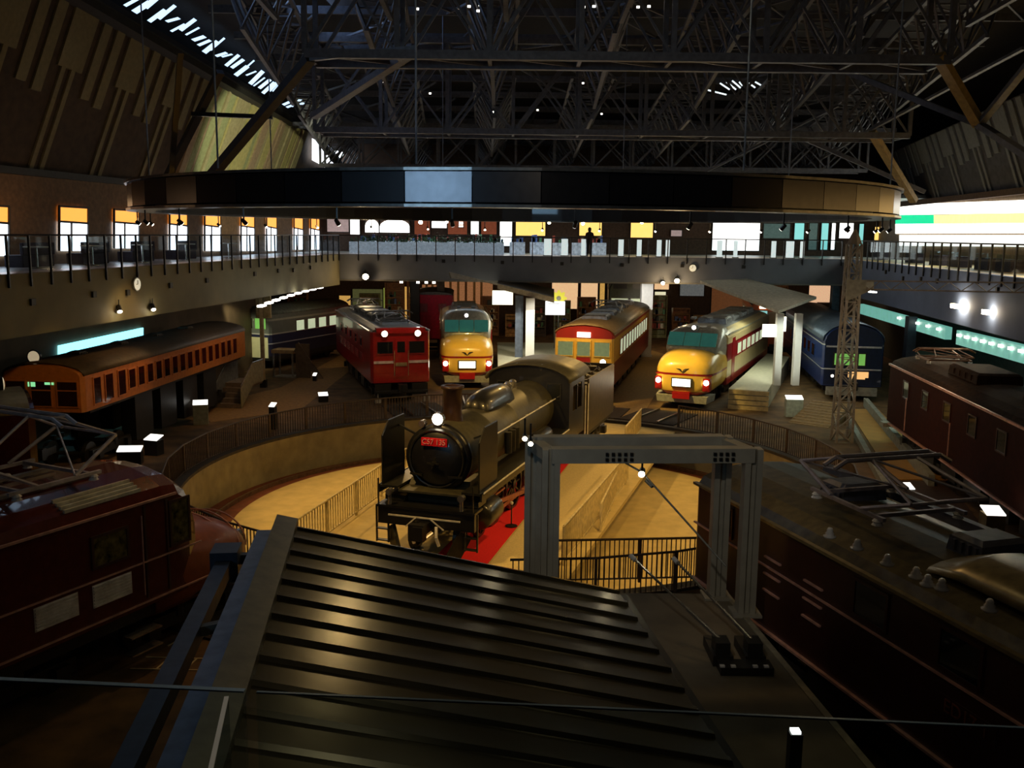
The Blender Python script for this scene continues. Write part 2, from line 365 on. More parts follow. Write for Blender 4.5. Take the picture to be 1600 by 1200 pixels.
# -------- back side
BX0, BX1, BY = -10.45, 19.9, 57.4
mb = MB(); mb.b2((BX0, BY, 5.2), (BX1, BY+.3, 6.7)); struct('wall_back_balcony_front', mb, fascia_b)
mb = MB(); mb.b2((BX0-6, BY+.3, 5.1), (BX1+4, 68, 6.68)); struct('floor_back_balcony', mb, mat('pale_hall_floor', (.4, .38, .34), .4, vary=.1))
mb = MB(); mb.b2((-22, 68, 6.7), (34, 68.3, 15)); struct('wall_back_upper', mb, mat('dim_brown_wall', (.10, .06, .04), .8))
mb = MB(); mb.b2((-26, 77, -.2), (36, 77.3, 6)); struct('wall_back', mb, mat('dim_brown_wall', (.10, .06, .04), .8))
mb = MB(); mb.b2((-24, 56.5, 10.3), (34, 68, 10.5)); struct('ceiling_back_gallery', mb, dark)

# -------- right side
def FRp(Y, z): return Vector((17.2+.115*(Y-32.1), Y, z))
def WRp(Y, z): return Vector((21.7+.115*(Y-32), Y, z))
def WRray(px, py, off=0): return RP(px, py, WRp(32, 0)+Vector((off, 0, 0)), Vector((1, -.115, 0)))
def FRray(px, py, off=0): return RP(px, py, FRp(32, 0)+Vector((off, 0, 0)), Vector((1, -.115, 0)))
quad_wall('wall_right_balcony_front', FRp(14, 0), FRp(57.4, 0), 4.6, 6.7, .3, fascia_r, 1)
quad_wall('wall_right', WRp(14, 0), WRp(77, 0), 0, 4.25, .3, mat('dark_green_grey_wall', (.05, .06, .055), .8), 1)
mb = MB(); p = [FRp(14, 0)+Vector((.3, 0, 0)), FRp(57.4, 0)+Vector((.3, 0, 0)), WRp(57.4, 0), WRp(14, 0)]
mb.poly([(v.x, v.y) for v in p], 6.42, 6.68); struct('floor_right_balcony', mb, mat('amber_floor', (.75, .52, .2), .4, vary=.1))
quad_wall('wall_right_upper', WRp(14, 0), WRp(68, 0), 6.68, 10.2, .3, mat('warm_brown_plaster_2', (.2, .13, .07), .7), 1)
nrmR = Vector((.115, 1, 0)).cross(Vector((-lean, 0, 1)))
TR1 = RP(1600, 145, WRp(32, 10.2), nrmR); TR2 = RP(1400, 235, WRp(32, 10.2), nrmR)
def top_r(Y): k = (Y-TR1.y)/(TR2.y-TR1.y); return max(2.0, TR1.z+(TR2.z-TR1.z)*k-10.2)
def SRp(Y, t, off=0): return WRp(Y, 10.2)+Vector((-lean*t-off, 0, t))
mb = MB(); mb.add([SRp(y, 0) for y in Ys]+[SRp(y, top_r(y)) for y in Ys], [(i, i+1, len(Ys)+i+1, len(Ys)+i) for i in range(len(Ys)-1)])
struct('wall_right_slanted', mb, mat('dark_blue_acoustic_wall', (.05, .055, .075), .85, scale=3, vary=.3))
boards('trim_5', SRp, top_r, 20, 66, mat('blue_grey_acoustic_board', (.15, .17, .19), .8, vary=.12), .08)
mb = MB(); mb.bar(SRp(14, -.05, .12), SRp(66, -.05, .12), .35, .3); struct('trim_6', mb, mat('dim_brown_wall', (.1, .06, .04)))

# -------- roof deck and the gable behind the viewer
mb = MB(); mb.add([(-14, 5, 21), (-11, 30, 18.6), (-6, 78, 14.5), (24, 78, 14.5), (20, 30, 18.6), (17, 5, 21)], [(0, 1, 4, 5), (1, 2, 3, 4)])
mb.add([(-14, 5, 21.3), (-11, 30, 18.9), (-6, 78, 14.8), (24, 78, 14.8), (20, 30, 18.9), (17, 5, 21.3)], [(0, 1, 4, 5), (1, 2, 3, 4)])
mb.add([(17, 5, 21), (20, 30, 18.6), (24, 78, 14.5), (38, 78, 12), (36, 30, 14), (36, 5, 15)], [(0, 1, 4, 5), (1, 2, 3, 4)])
mb.add([(-14, 5, 21), (-11, 30, 18.6), (-6, 78, 14.5), (-22, 78, 14), (-26, 30, 17), (-26, 5, 19)], [(0, 1, 4, 5), (1, 2, 3, 4)])
struct('ceiling', mb, mat('black_roof_deck', (.018, .017, .02), .8))
mb = MB(); mb.b2((-26, 77.3, 5.9), (36, 77.6, 16)); struct('wall_back_gable', mb, dark)

# ================================================================== ROOF STEEL
def truss(name, label, Y, z0, z1, xa, xb, n, depth=1.6, w=.22, m=None):
    e = thing(name, label, 'roof truss', ((xa+xb)/2, Y, z0), 0); cx = (xa+xb)/2
    ch = MB(); wb = MB(); br = MB(); L = xb-xa; h = z1-z0
    for y in (0, depth):
        ch.bar((xa-cx, y, 0), (xb-cx, y, 0), w, w); ch.bar((xa-cx-1.5, y, h), (xb-cx+1.5, y, h), w, w)
    for i in range(n+1):
        x = xa-cx+L*i/n
        for y in (0, depth): wb.bar((x, y, 0), (x, y, h), w*.6)
        br.bar((x, 0, 0), (x, depth, 0), w*.45); br.bar((x, 0, h), (x, depth, h), w*.45)
        if i < n:
            x2 = x+L/n
            for y in (0, depth):
                wb.bar((x, y, 0), (x2, y, h), w*.42); wb.bar((x, y, h), (x2, y, 0), w*.3)
            br.bar((x, 0, 0), (x2, depth, 0), w*.35); br.bar((x2, 0, h), (x, depth, h), w*.35)
    wb.add(br.v, br.f); ch.build('chord', m or truss_m, e); wb.build('web_member', m or truss_m, e)
    return e
truss('roof_truss', 'deep dark steel cross truss nearest the viewer, under the roof', 30, 13.35, 17.6, -6.4, 13.2, 7, 1.7, .26)
truss('roof_truss', 'second dark steel cross truss, behind the nearest deep one', 41.5, 12.3, 16.0, -8.5, 16.8, 9, 1.8, .24)
truss('roof_truss', 'farthest dark steel cross truss just above the hanging ring', 55, 11.75, 14.0, -11, 20, 14, 1.4, .2)
# lattice between the cross trusses, running down the hall
def long_truss(xa, ya, za, xb, yb, zb, h, n, label, w=.14):
    e = thing('roof_lattice_girder', label, 'lattice girder', (xa, ya, za))
    ch = MB(); wb = MB(); a = Vector((0, 0, 0)); b = Vector((xb-xa, yb-ya, zb-za)); up = Vector((0, 0, h)); s = Vector((.9, 0, 0))
    ch.bar(a, b, w); ch.bar(a+up-s, b+up-s, w); ch.bar(a+up+s, b+up+s, w)
    for i in range(n):
        p = a+(b-a)*(i/n); q = a+(b-a)*((i+1)/n); c = (p+q)/2
        for sg in (-1, 1):
            wb.bar(p, c+up+s*sg, w*.5); wb.bar(q, c+up+s*sg, w*.5)
        wb.bar(c+up-s, c+up+s, w*.45); wb.bar(p+up-s, p+up+s, w*.45); wb.bar(p+up-s, c+up+s, w*.35)
    ch.build('chord', truss_m, e); wb.build('web_member', truss_m, e); return e
names = ['far left', 'left', 'left of centre', 'central', 'right of centre', 'right', 'far right']
for i, nm in enumerate(names):
    x = -7.5+i*3.6
    long_truss(x, 12, 15.6, x, 31, 14.6, 2.6, 6, 'thin %s lattice girder overhead, in front of the nearest cross truss' % nm)
    long_truss(x-1.2+i*.35, 31.5, 14.4, x-2+i*.7, 42, 13.4, 2.3, 5, 'thin %s lattice girder between the first and second cross trusses' % nm)
    long_truss(x-2+i*.7, 43, 13.1, x-3.2+i*1.1, 55.5, 12.4, 1.7, 7, 'thin %s lattice girder between the second and the farthest cross truss' % nm, .12)
    long_truss(x-3.2+i*1.1, 56.5, 12.2, x-4+i*1.3, 67.5, 12.0, 1.5, 6, 'thin %s lattice girder behind the farthest cross truss' % nm, .12)
# purlins with catwalk slats that catch the light
mb = MB()
for k in range(16):
    y = 15+k*3.4; z = 20.1-(y-5)*.09-.5
    mb.bar((-12, y, z), (20, y, z), .14, .3)
    for x in range(-10, 20, 3):
        x += rnd.uniform(-1, 1)
        mb.bar((x, y, z-.2), (x+rnd.uniform(-3, 3), y+3.4, z-.4), .08)
struct('trim_7', mb, truss_m)
for i, (px, py, Y) in enumerate(((652, 14, 33), (733, 10, 33), (747, 17, 33), (750, 8, 34), (912, 11, 33), (928, 10, 33), (997, 11, 33), (1014, 10, 33), (600, 128, 46), (672, 146, 46), (911, 130, 46), (1346, 100, 36), (840, 172, 48), (770, 175, 48), (700, 182, 48), (940, 178, 48), (1000, 170, 48))):
    p = D(px, py, Y); mb = MB(); mb.b2((-.05, -.03, -.03), (.05, .03, .03)); mb.cur = 1; mb.b2((-.01, -.01, .03), (.01, .01, .9)); tag(mb.build('roof_glint', [lamp_dot, dark], loc=p), 'tiny glowing glint added high among the roof steel', 'lamp', 'added glints among the roof steel')  # glints on the steel made as tiny glowing boxes
e = thing('roof_light_grille', 'cluster of short bright slanted slats high in the roof right of centre', 'roof light', D(1140, 140, 47)); o_ = D(1140, 140, 47)
for (a_, b_) in (((1103, 140), (1135, 148)), ((1125, 130), (1140, 140)), ((1135, 128), (1150, 140)), ((1144, 126), (1158, 138)), ((1155, 128), (1162, 136)), ((1170, 130), (1180, 137)), ((1180, 128), (1192, 135))):
    mb = MB(); mb.bar(D(*a_, 47)-o_, D(*b_, 47)-o_, .06); mb.build('glowing_slat', glow('slat_light', (.85, .95, 1), 1.2), e)
# big slanting struts
def strut(p, q, w, m, label):
    c = Vector(p); mb = MB(); mb.bar((0, 0, 0), Vector(q)-c, w, w*.7)
    e = tag(mb.build('roof_strut', m, None, loc=c), label, 'strut'); return e
strut(D(330, 275, 33), D(484, 92, 30), .34, mat('black_blue_steel', (.03, .035, .045), .5, .3), 'thick grey strut rising right from the left gallery to the nearest truss')
strut(D(262, 275, 36), D(344, 112, 33), .26, dark, 'black strut leaning right in front of the pale lit wall boards')
strut(D(268, 270, 34), D(282, 82, 32), .18, dark, 'thin nearly upright black strut on the left wall boards')
strut(D(1530, 195, 31), D(1466, 86, 30), .34, gold_m, 'ochre strut running from the nearest truss down to the right wall')
strut(D(1428, 314, 44), D(1362, 206, 42), .34, gold_m, 'ochre strut behind the right end of the hanging ring')
strut(D(1530, 195, 31), D(1640, 60, 27), .22, truss_m, 'brown strut rising to the upper right corner')
strut(D(1530, 195, 31), D(1280, 95, 36), .26, truss_m, 'dark strut running left from the right wall under the near truss')
strut(D(1530, 195, 31), D(1640, 265, 27), .26, truss_m, 'dark olive strut crossing the blue-grey wall boards at right')
strut(D(1445, 300, 45), D(1230, 205, 46), .26, truss_m, 'dark strut running up left from behind the ring end')
strut(D(484, 92, 30), D(650, 75, 30), .2, steel_b, 'short blue-grey strut at the left end of the nearest truss')
strut(D(490, 182, 38), D(640, 85, 30.5), .3, truss_m, 'dark strut rising right behind the left node of the truss')
strut(D(300, 178, 34), D(425, 183, 34), .2, dark, 'short level black bar across the pale lit wall boards')
strut(SLp(24, top_t(24)+.1, .5), SLp(56, top_t(56)+.1, .5), .3, dark, 'long black edge beam along the top of the left wall boards')
strut(D(1360, 203, 42), D(1600, 75, 30), .14, truss_m, 'thin brown strut rising right towards the upper right corner')
strut(D(1080, 280, 50), D(1310, 165, 44), .14, truss_m, 'thin dark strut rising right above the ring')

# ================================================================== HANGING RING
RR = 11.4; NP = 52
e = thing('hanging_ring', 'huge black hanging ring of curved glossy panels above the turntable', 'ring', (T.x, T.y, 8.52), -R(4.2))
ring_m = mat('glossy_black_panel', (.085, .08, .085), .25, .9, vary=.1)
mi = MB(); cap = MB(); low = MB()
def rp(r, i, z): t = 2*math.pi*i/NP; return (r*math.sin(t), r*math.cos(t), z)
for i in range(NP):
    p = MB(); g = .0009*NP
    a = i+.008; b = i+.992
    p.add([rp(RR, a, .1), rp(RR, b, .1), rp(RR, b, .70), rp(RR, a, .70), rp(RR-.05, a, .1), rp(RR-.05, b, .1), rp(RR-.05, b, .70), rp(RR-.05, a, .70)],
          [(0, 1, 2, 3), (4, 5, 6, 7), (0, 1, 5, 4), (2, 3, 7, 6), (1, 2, 6, 5), (3, 0, 4, 7)])
    p.build('panel', ring_m, e)
    mi.add([rp(RR-.7, i, 0), rp(RR-.7, i+1, 0), rp(RR-.7, i+1, .75), rp(RR-.7, i, .75)], [(0, 1, 2, 3)])
    low.add([rp(RR-.7, i, 0), rp(RR-.7, i+1, 0), rp(RR+.05, i+1, 0), rp(RR+.05, i, 0), rp(RR-.7, i, .06), rp(RR-.7, i+1, .06), rp(RR+.05, i+1, .06), rp(RR+.05, i, .06)],
            [(0, 1, 2, 3), (4, 5, 6, 7), (2, 3, 7, 6), (0, 1, 5, 4)])
    cap.add([rp(RR-.7, i, .72), rp(RR-.7, i+1, .72), rp(RR+.07, i+1, .72), rp(RR+.07, i, .72), rp(RR-.7, i, .78), rp(RR-.7, i+1, .78), rp(RR+.07, i+1, .78), rp(RR+.07, i, .78)],
            [(0, 1, 2, 3), (4, 5, 6, 7), (2, 3, 7, 6), (0, 1, 5, 4)])
mi.build('inner_band', dark, e); cap.build('top_flange', mat('grey_flange', (.2, .19, .18), .3, .8), e); low.build('bottom_flange', mat('grey_flange', (.2, .19, .18)), e)
for k, a in enumerate((186, 150, 212, 20, 60, 100, 260, 300, 340)):
    t = R(a); mb = MB(); mb.cyl((RR*.98*math.sin(t), RR*.98*math.cos(t), .86), (RR*.98*math.sin(t), RR*.98*math.cos(t), 9), .022, 6)
    mb.build('cable', steel_b, e)
# spotlights hung under the ring (each a lamp of its own)
def spot_fixture(name, label, loc, aim, r=.11, m=None, group=None, cat='spotlight', rod=.3):
    e = thing(name, label, cat, loc, 0, group); d = (Vector(aim)-Vector(loc)).normalized()
    mb = MB(); mb.cyl(-d*r*1.6, d*r*1.2, r*.85, 10, r); mb.build('housing', dark, e)
    l = MB(); l.cyl(d*r*1.2, d*r*1.35, r*.9, 10); l.build('lens', m or lamp_w, e)
    b = MB(); b.bar(-d*r*.4, -d*r*.4+Vector((0, 0, rod)), .03); b.build('bracket', dark, e); return e
for i in range(28):
    t = 2*math.pi*(i+.5)/28
    p = (T.x+(RR-.25)*math.sin(t), T.y+(RR-.25)*math.cos(t), 8.20)
    far = math.cos(t) > 0
    spot_fixture('ring_spotlight', 'small spotlight hung under the rim of the black ring', p, (T.x, T.y, -1), .05, lamp_dot if i % 3 else lamp_w, 'spotlights under the hanging ring')
# ================================================================== TURNTABLE BRIDGE, CARPETS, FENCES
BH = R(17.5)
e = thing('turntable_bridge', 'pale-decked turntable bridge carrying the steam locomotive across the pit', 'turntable', (T.x, T.y, 0), -BH)
r_ = 10.3; xl, xr = -3.0, 4.1; pts = []
a0, a1 = math.asin(xl/r_), math.asin(xr/r_)
for i in range(9): a = a0+(a1-a0)*i/8; pts.append((r_*math.sin(a), r_*math.cos(a)))
for i in range(9): a = a1+(a0-a1)*i/8; pts.append((r_*math.sin(a), -r_*math.cos(a)))
mb = MB(); mb.poly(pts, -.12, 0); mb.build('deck', pale_floor, e)
mb = MB(); mb.b2((-1.2, -9.9, -1.05), (-.75, 9.9, -.13)); mb.b2((1.55, -9.9, -1.05), (2.0, 9.9, -.13))
for y in range(-9, 10, 2): mb.b2((-.75, y, -.9), (1.55, y+.12, -.3))
mb.build('girder', mat('dark_bridge_steel', (.05, .045, .04), .6), e)
for x in (-.2, .9):
    mb = MB(); mb.b2((x-.035, -9.9, .0), (x+.035, 9.9, .014)); mb.build('rail', rail_m, e)
def side_railing(par, x0, y0, x1, y1, m, h=1.0, z0=0.0, sp=.13):
    a = Vector((x0, y0, z0)); b = Vector((x1, y1, z0)); L = (b-a).length; n = int(L/sp)
    rb = MB(); up = Vector((0, 0, h)); rb.cyl(a+up, b+up, .03, 8); rb.build('handrail', m, par); pk = MB(); pk.bar(a+Vector((0, 0, .1)), b+Vector((0, 0, .1)), .035)
    for i in range(n): p = a+(b-a)*((i+.5)/n); pk.bar(p+Vector((0, 0, .1)), p+up, .022)
    pk.build('picket_bars', m, par)
    for i in range(int(L/2)+1):
        p = a+(b-a)*min(1, i*2/L); q = MB(); q.bar(p, p+up, .06); q.build('post', m, par)
ylw = mat('cream_railing_paint', (.7, .58, .3), .5)
def railing_thing(name, label, p, q, m, z=0.0, h=1.0, sp=.13, cat='railing', group=None):
    p = Vector(p); q = Vector(q); d = q-p; L = d.length; e = thing(name, label, cat, (p.x, p.y, z), math.atan2(d.y, d.x), group)
    side_railing(e, 0, 0, L, 0, m, h, 0, sp); return e
LB = D(450, 822, 21.97); L2 = (-3.6, 30.2)
railing_thing('bridge_railing', 'cream barred railing along the left edge of the turntable bridge', (-5.30, 22.3), (-3.45, 30.4), ylw, 0, 1.0, .16)
railing_thing('bridge_railing', 'cream barred railing along the right edge of the turntable bridge, behind the grey gantry', (1.30, 22.2), (3.86, 30.3), ylw, 0, 1.0, .1)
railing_thing('bridge_railing', 'short cream railing with a red foot, just right of the long bridge railing', (2.46, 24.9), (3.25, 28.4), ylw, 0.0, .8, .12)
railing_thing('bridge_railing', 'short cream railing on the far right end of the turntable bridge', (4.25, 34.6), (5.35, 38.4), ylw, 0, .95, .13)
def strip(name, label, cat, m, pl, z=.012, th=.02):
    mb = MB(); mb.poly(pl, z, z+th); return tag(mb.build(name, m), label, cat)
strip('carpet_runner', 'bright red carpet runner beside the steam locomotive', 'carpet', carpet, [(-1.95, 22.35), (-.62, 21.95), (2.95, 36.3), (1.7, 36.7)])
strip('floor_mat', 'pale cream walkway mat between the red carpet and the right bridge railing', 'mat', cream_mat, [(-.55, 21.95), (1.05, 21.6), (4.1, 33.6), (3.6, 36.0), (2.98, 36.25)])
e = thing('rope_stand', 'slim black barrier post with a white ball top on the red carpet', 'barrier post', G(799, 822, .04))
mb = MB(); mb.lathe([(0, 0), (.17, 0), (.17, .02), (.03, .05), (.0, .05)], n=16); mb.build('base', dark, e)
mb = MB(); mb.cyl((0, 0, .04), (0, 0, .62), .018, 8); mb.build('pole', dark, e)
mb = MB(); mb.lathe([(0, .6), (.04, .62), (.055, .66), (.04, .70), (0, .71)], n=12); mb.build('ball_top', porcelain, e)
# picket fence round the pit, one panel per ten degrees
fence_m = mat('dark_brown_fence_steel', (.10, .07, .05), .5, .3)
fw = 2*10.85*math.sin(R(5)); proto = None
for k in range(36):
    h = k*10+5
    if 10 <= h <= 40 or 180 < h < 212: continue
    pos = pol(10.85, R(h-5)); q = pol(10.85, R(h+5)); rz = math.atan2(q[1]-pos[1], q[0]-pos[0])
    where = ('far' if math.cos(R(h)) > .3 else 'near' if math.cos(R(h)) < -.3 else 'middle')+' '+('right' if math.sin(R(h)) > 0 else 'left')
    lb = 'dark picket fence panel on the %s rim of the turntable pit' % where
    if proto is None:
        proto = thing('fence_panel', lb, 'fence', pos, rz, 'fence panels on the pit rim, '+where)
        side_railing(proto, 0, 0, fw, 0, fence_m, 1.0, 0, .12)
    else: dup(proto, pos, rz, lb, 'fence panels on the pit rim, '+where)
# tall railing section of the near rim between the gantry posts
railing_thing('fence_panel', 'black picket fence in front of the lit pit, under the gantry', D(866, 905, 20.95), D(1087, 905, 21.25), fence_m, 0, 1.05, .11, 'fence')

# ================================================================== VEHICLE HELPERS
def arc_roof(w, ze, rise, n=8): return [(-w/2*math.cos(math.pi*i/n), ze+rise*math.sin(math.pi*i/n)) for i in range(n+1)]
def bogie(par, y, m=None, w=1.1, wheels=2, name='bogie'):
    mb = MB()
    for s in (-1, 1):
        mb.b2((s*.95-.07, y-1.35, .35), (s*.95+.07, y+1.35, .62))
        for k in range(wheels):
            yy = y-1.0+2.0*k/(wheels-1); mb.cyl((s*.62, yy, .42), (s*.76, yy, .42), .42, 18); mb.b2((s*1.03-.12, yy-.14, .30), (s*1.03+.12, yy+.14, .58))
        mb.cyl((s*.98, y-.25, .5), (s*.98, y-.25, .85), .1, 8); mb.cyl((s*.98, y+.25, .5), (s*.98, y+.25, .85), .1, 8)
    for k in range(wheels): yy = y-1.0+2.0*k/(wheels-1); mb.cyl((-.7, yy, .42), (.7, yy, .42), .07, 8)
    mb.box((0, y, .6), (1.9, .5, .22)); return mb.build(name, m or blackm, par)
def window(par, x, y, z, w, h, side=1, gm=None, fm=None, name='window'):
    """window on a side wall (x = wall plane)"""
    f = MB(); t = .05
    f.b2((x, y-w/2-t, z-h/2-t), (x+side*.03, y+w/2+t, z-h/2)); f.b2((x, y-w/2-t, z+h/2), (x+side*.03, y+w/2+t, z+h/2+t))
    f.b2((x, y-w/2-t, z-h/2), (x+side*.03, y-w/2, z+h/2)); f.b2((x, y+w/2, z-h/2), (x+side*.03, y+w/2+t, z+h/2))
    o = f.build(name, fm or chrome, par); g = MB(); g.b2((x, y-w/2, z-h/2), (x+side*.015, y+w/2, z+h/2)); g.build('pane', gm or win_dark, o); return o
def fwindow(par, x, y, z, w, h, gm=None, fm=None, name='front_window', t=.04, bar=False):
    f = MB(); f.b2((x-w/2-t, y-.03, z-h/2-t), (x+w/2+t, y, z-h/2)); f.b2((x-w/2-t, y-.03, z+h/2), (x+w/2+t, y, z+h/2+t))
    f.b2((x-w/2-t, y-.03, z-h/2), (x-w/2, y, z+h/2)); f.b2((x+w/2, y-.03, z-h/2), (x+w/2+t, y, z+h/2))
    if bar: f.b2((x-w/2, y-.03, z+h*.12), (x+w/2, y, z+h*.12+.04))
    o = f.build(name, fm or chrome, par); g = MB(); g.b2((x-w/2, y-.015, z-h/2), (x+w/2, y, z+h/2)); g.build('pane', gm or win_dark, o); return o
def headlight(par, x, y, z, r=.12, m=None, name='headlight', rim=None, power=0, d=None):
    h = MB(); h.cyl((x, y, z), (x, y-.12, z), r*1.15, 16, r*1.2); o = h.build(name, rim or chrome, par)
    l = MB(); l.smooth = True; l.lathe([(r, 0), (r*.8, -.03), (r*.4, -.05), (0, -.055)], (x, y-.12, z), 16, 'Y'); l.build('lens', m or lamp_w, o); return o
def pantograph(par, y, z, w=1.7, h=1.0, L=1.5, m=None, r=.022, x0=0, name='pantograph'):
    m = m or steel; base = MB(); a = w*.42
    for s in (-1, 1):
        base.bar((x0+s*a, y-L*.6, z+.12), (x0+s*a, y+L*.6, z+.12), .06); base.bar((x0-a, y+s*L*.45, z+.12), (x0+a, y+s*L*.45, z+.12), .06)
    o = base.build(name, m, par)
    ins = MB()
    for s in (-1, 1):
        for t in (-1, 1): ins.lathe([(.0, 0), (.09, 0), (.06, .04), (.085, .06), (.05, .1), (0, .1)], (x0+s*a, y+t*L*.5, z), 10)
    ins.build('insulator', porcelain, o)
    lo = MB(); up = MB(); hz = z+.12+h*.5; tz = z+.12+h
    for t in (-1, 1):
        for s in (-1, 1):
            lo.cyl((x0+s*a, y+t*L*.25, z+.15), (x0+s*a*.9, y+t*L*.9, hz), r*1.3, 6)
            up.cyl((x0+s*a*.9, y+t*L*.9, hz), (x0+s*a*.55, y+t*.12, tz), r, 6)
        lo.cyl((x0-a*.9, y+t*L*.9, hz), (x0+a*.9, y+t*L*.9, hz), r, 6); lo.cyl((x0-a, y+t*L*.25, z+.15), (x0+a*.9, y+t*L*.9, hz), r*.7, 6)
        up.cyl((x0-a*.9, y+t*L*.9, hz), (x0+a*.55, y+t*.12, tz), r*.7, 6)
    lo.build('lower_arm', m, o); up.build('upper_arm', m, o)
    hd = MB()
    for t in (-.14, .14):
        pts = [(x0-w*.62, y+t, tz-.12), (x0-w*.5, y+t, tz), (x0+w*.5, y+t, tz), (x0+w*.62, y+t, tz-.12)]; hd.tube(pts, r*1.3)
    hd.bar((x0-w*.5, y-.14, tz), (x0-w*.5, y+.14, tz), .03); hd.bar((x0+w*.5, y-.14, tz), (x0+w*.5, y+.14, tz), .03)
    hd.build('contact_bow', m, o); return o
def vehicle(name, label, cat, loc, h): return thing(name, label, cat, loc, -h)
def underframe(par, L, W, zb, z0=.45, m=None, y0=.6):
    mb = MB(); mb.b2((-W/2+.12, y0, zb-.12), (W/2-.12, L-.3, zb))
    y = 3.6
    while y < L-4:
        mb.b2((-W/2+.2, y, z0), (-W/2+.75, y+1.1, zb-.12)); mb.b2((W/2-.75, y+.3, z0), (W/2-.2, y+1.7, zb-.12)); y += 2.1
    mb.build('underframe', m or blackm, par)
def roof_unit(par, y, z, w=1.1, l=1.4, h=.28, m=None, name='roof_vent', x=0):
    mb = MB(); mb.loft([[(x-w/2, y, z), (x+w/2, y, z), (x+w/2, y+l, z), (x-w/2, y+l, z)], [(x-w/2+.03, y+.03, z+h*.8), (x+w/2-.03, y+.03, z+h*.8), (x+w/2-.03, y+l-.03, z+h*.8), (x-w/2+.03, y+l-.03, z+h*.8)],
        [(x-w/2+.12, y+.12, z+h), (x+w/2-.12, y+.12, z+h), (x+w/2-.12, y+l-.12, z+h), (x-w/2+.12, y+l-.12, z+h)]])
    for k in range(4): yy = y+l*(.2+.2*k); mb.b2((x-w/2-.02, yy, z+h*.2), (x+w/2+.02, yy+.05, z+h*.7))
    return mb.build(name, m or steel, par)
def coupler(par, y=0, z=.85, name='coupler'):
    mb = MB(); mb.b2((-.12, y-.45, z-.12), (.12, y+.3, z+.12)); mb.b2((-.2, y-.6, z-.2), (.2, y-.4, z+.2)); mb.b2((-.06, y-.66, z-.17), (.2, y-.6, z+.17))
    return mb.build(name, blackm, par)
def text(par, s, x, y, z, size, m, rx=math.pi/2, rz=0, name='lettering', ext=.008, sx=1):
    c = bpy.data.curves.new(name, 'FONT'); c.body = s; c.size = size; c.extrude = ext; c.align_x = 'CENTER'; c.align_y = 'CENTER'
    o = bpy.data.objects.new(name, c); COL.objects.link(o); me = bpy.data.meshes.new_from_object(o, depsgraph=bpy.context.evaluated_depsgraph_get())
    bpy.data.objects.remove(o); o = bpy.data.objects.new(name, me); COL.objects.link(o); me.materials.clear(); me.materials.append(m)
    o.parent = par; o.location = (x, y, z); o.rotation_euler = (rx, 0, rz); o.scale = (sx, 1, 1); return o

# ================================================================== STEAM LOCOMOTIVE
iron = mat('black_boiler_iron', (.025, .024, .018), .35, .2, vary=.3, coat=.3)
iron_lit = mat('lit_boiler_iron', (.055, .05, .028), .5, 0, vary=.3)  # lighter copy of the boiler iron, light put into its colour
edge_w = mat('white_edge_paint', (.75, .72, .65), .4)
S = vehicle('steam_locomotive', 'black steam locomotive with a red number plate and lit round headlamp on the turntable', 'locomotive', (-2.2, 22.1, 0), R(18))
mb = MB(); mb.smooth = True
mb.lathe([(.0, 1.15), (.80, 1.15), (.83, 1.2), (.83, 3.2), (.85, 3.25), (.85, 3.35), (.83, 3.4), (.83, 5.2), (.86, 5.25), (.86, 5.35), (.84, 5.4), (.86, 8.9)], (0, 0, 2.42), 40, 'Y')
mb.build('boiler', iron_lit, S)
mb = MB(); mb.smooth = True; mb.lathe([(0, .93), (.25, .95), (.5, 1.0), (.7, 1.08), (.78, 1.15), (.86, 1.15), (.86, 1.35)], (0, 0, 2.42), 40, 'Y')
door = mb.build('smokebox_door', dark, S)
mb = MB(); mb.lathe([(.70, 1.05), (.735, 1.04), (.77, 1.1)], (0, 0, 2.42), 40, 'Y'); mb.cyl((0, .80, 2.35), (0, .98, 2.35), .05, 10); mb.bar((-.16, .84, 2.35), (.16, .84, 2.35), .04); mb.bar((-.05, .86, 2.2), (.05, .86, 2.5), .03)
for s in (-1, 1):
    mb.bar((s*.35, .98, 2.0), (s*.7, 1.04, 2.0), .05)
mb.build('door_ring', iron, door)
pl = MB(); pl.b2((-.34, .90, 2.78), (.34, .935, 2.98)); plate = pl.build('number_plate', mat('red_number_plate', (.75, .01, .02), .4, emit=(1, .02, .03), es=.0), S)
text(plate, 'C57 135', 0, .89, 2.88, .19, mat('pink_white_letters', (.9, .35, .35), .4), sx=.95)
headlight(S, 0, 1.25, 3.42, .145, lamp_w)
mb = MB(); mb.b2((-.12, 1.15, 3.2), (.12, 1.35, 3.28)); mb.build('lamp_bracket', chrome, S); mb = MB(); mb.cyl((-.42, 1.3, 3.28), (-.42, 1.1, 3.28), .085, 10); mb.bar((-.42, 1.3, 3.24), (-.42, 1.3, 2.95), .04); mb.build('auxiliary_lamp', chrome, S)
mb = MB(); mb.smooth = True; mb.lathe([(.3, 3.1), (.26, 3.3), (.235, 3.5), (.25, 4.02), (.30, 4.05), (.30, 4.12), (.2, 4.12), (.2, 3.6), (0, 3.6)], (0, 2.15, 0), 24)
mb.build('chimney', mat('brown_black_iron', (.05, .025, .018), .4, .3), S)
mb = MB(); mb.smooth = True
for k in range(9): pass
secs = []
for y, hw, zt in ((3.7, .15, 3.25), (3.78, .36, 3.48), (4.0, .43, 3.60), (4.5, .46, 3.66), (5.6, .46, 3.66), (6.1, .43, 3.6), (6.3, .36, 3.48), (6.38, .15, 3.25)):
    secs.append([(hw*math.cos(t), y, 3.05+(zt-3.05)*math.sin(t)) for t in [math.pi*i/10 for i in range(11)]])
mb.loft(secs); mb.build('steam_dome', dark, S)
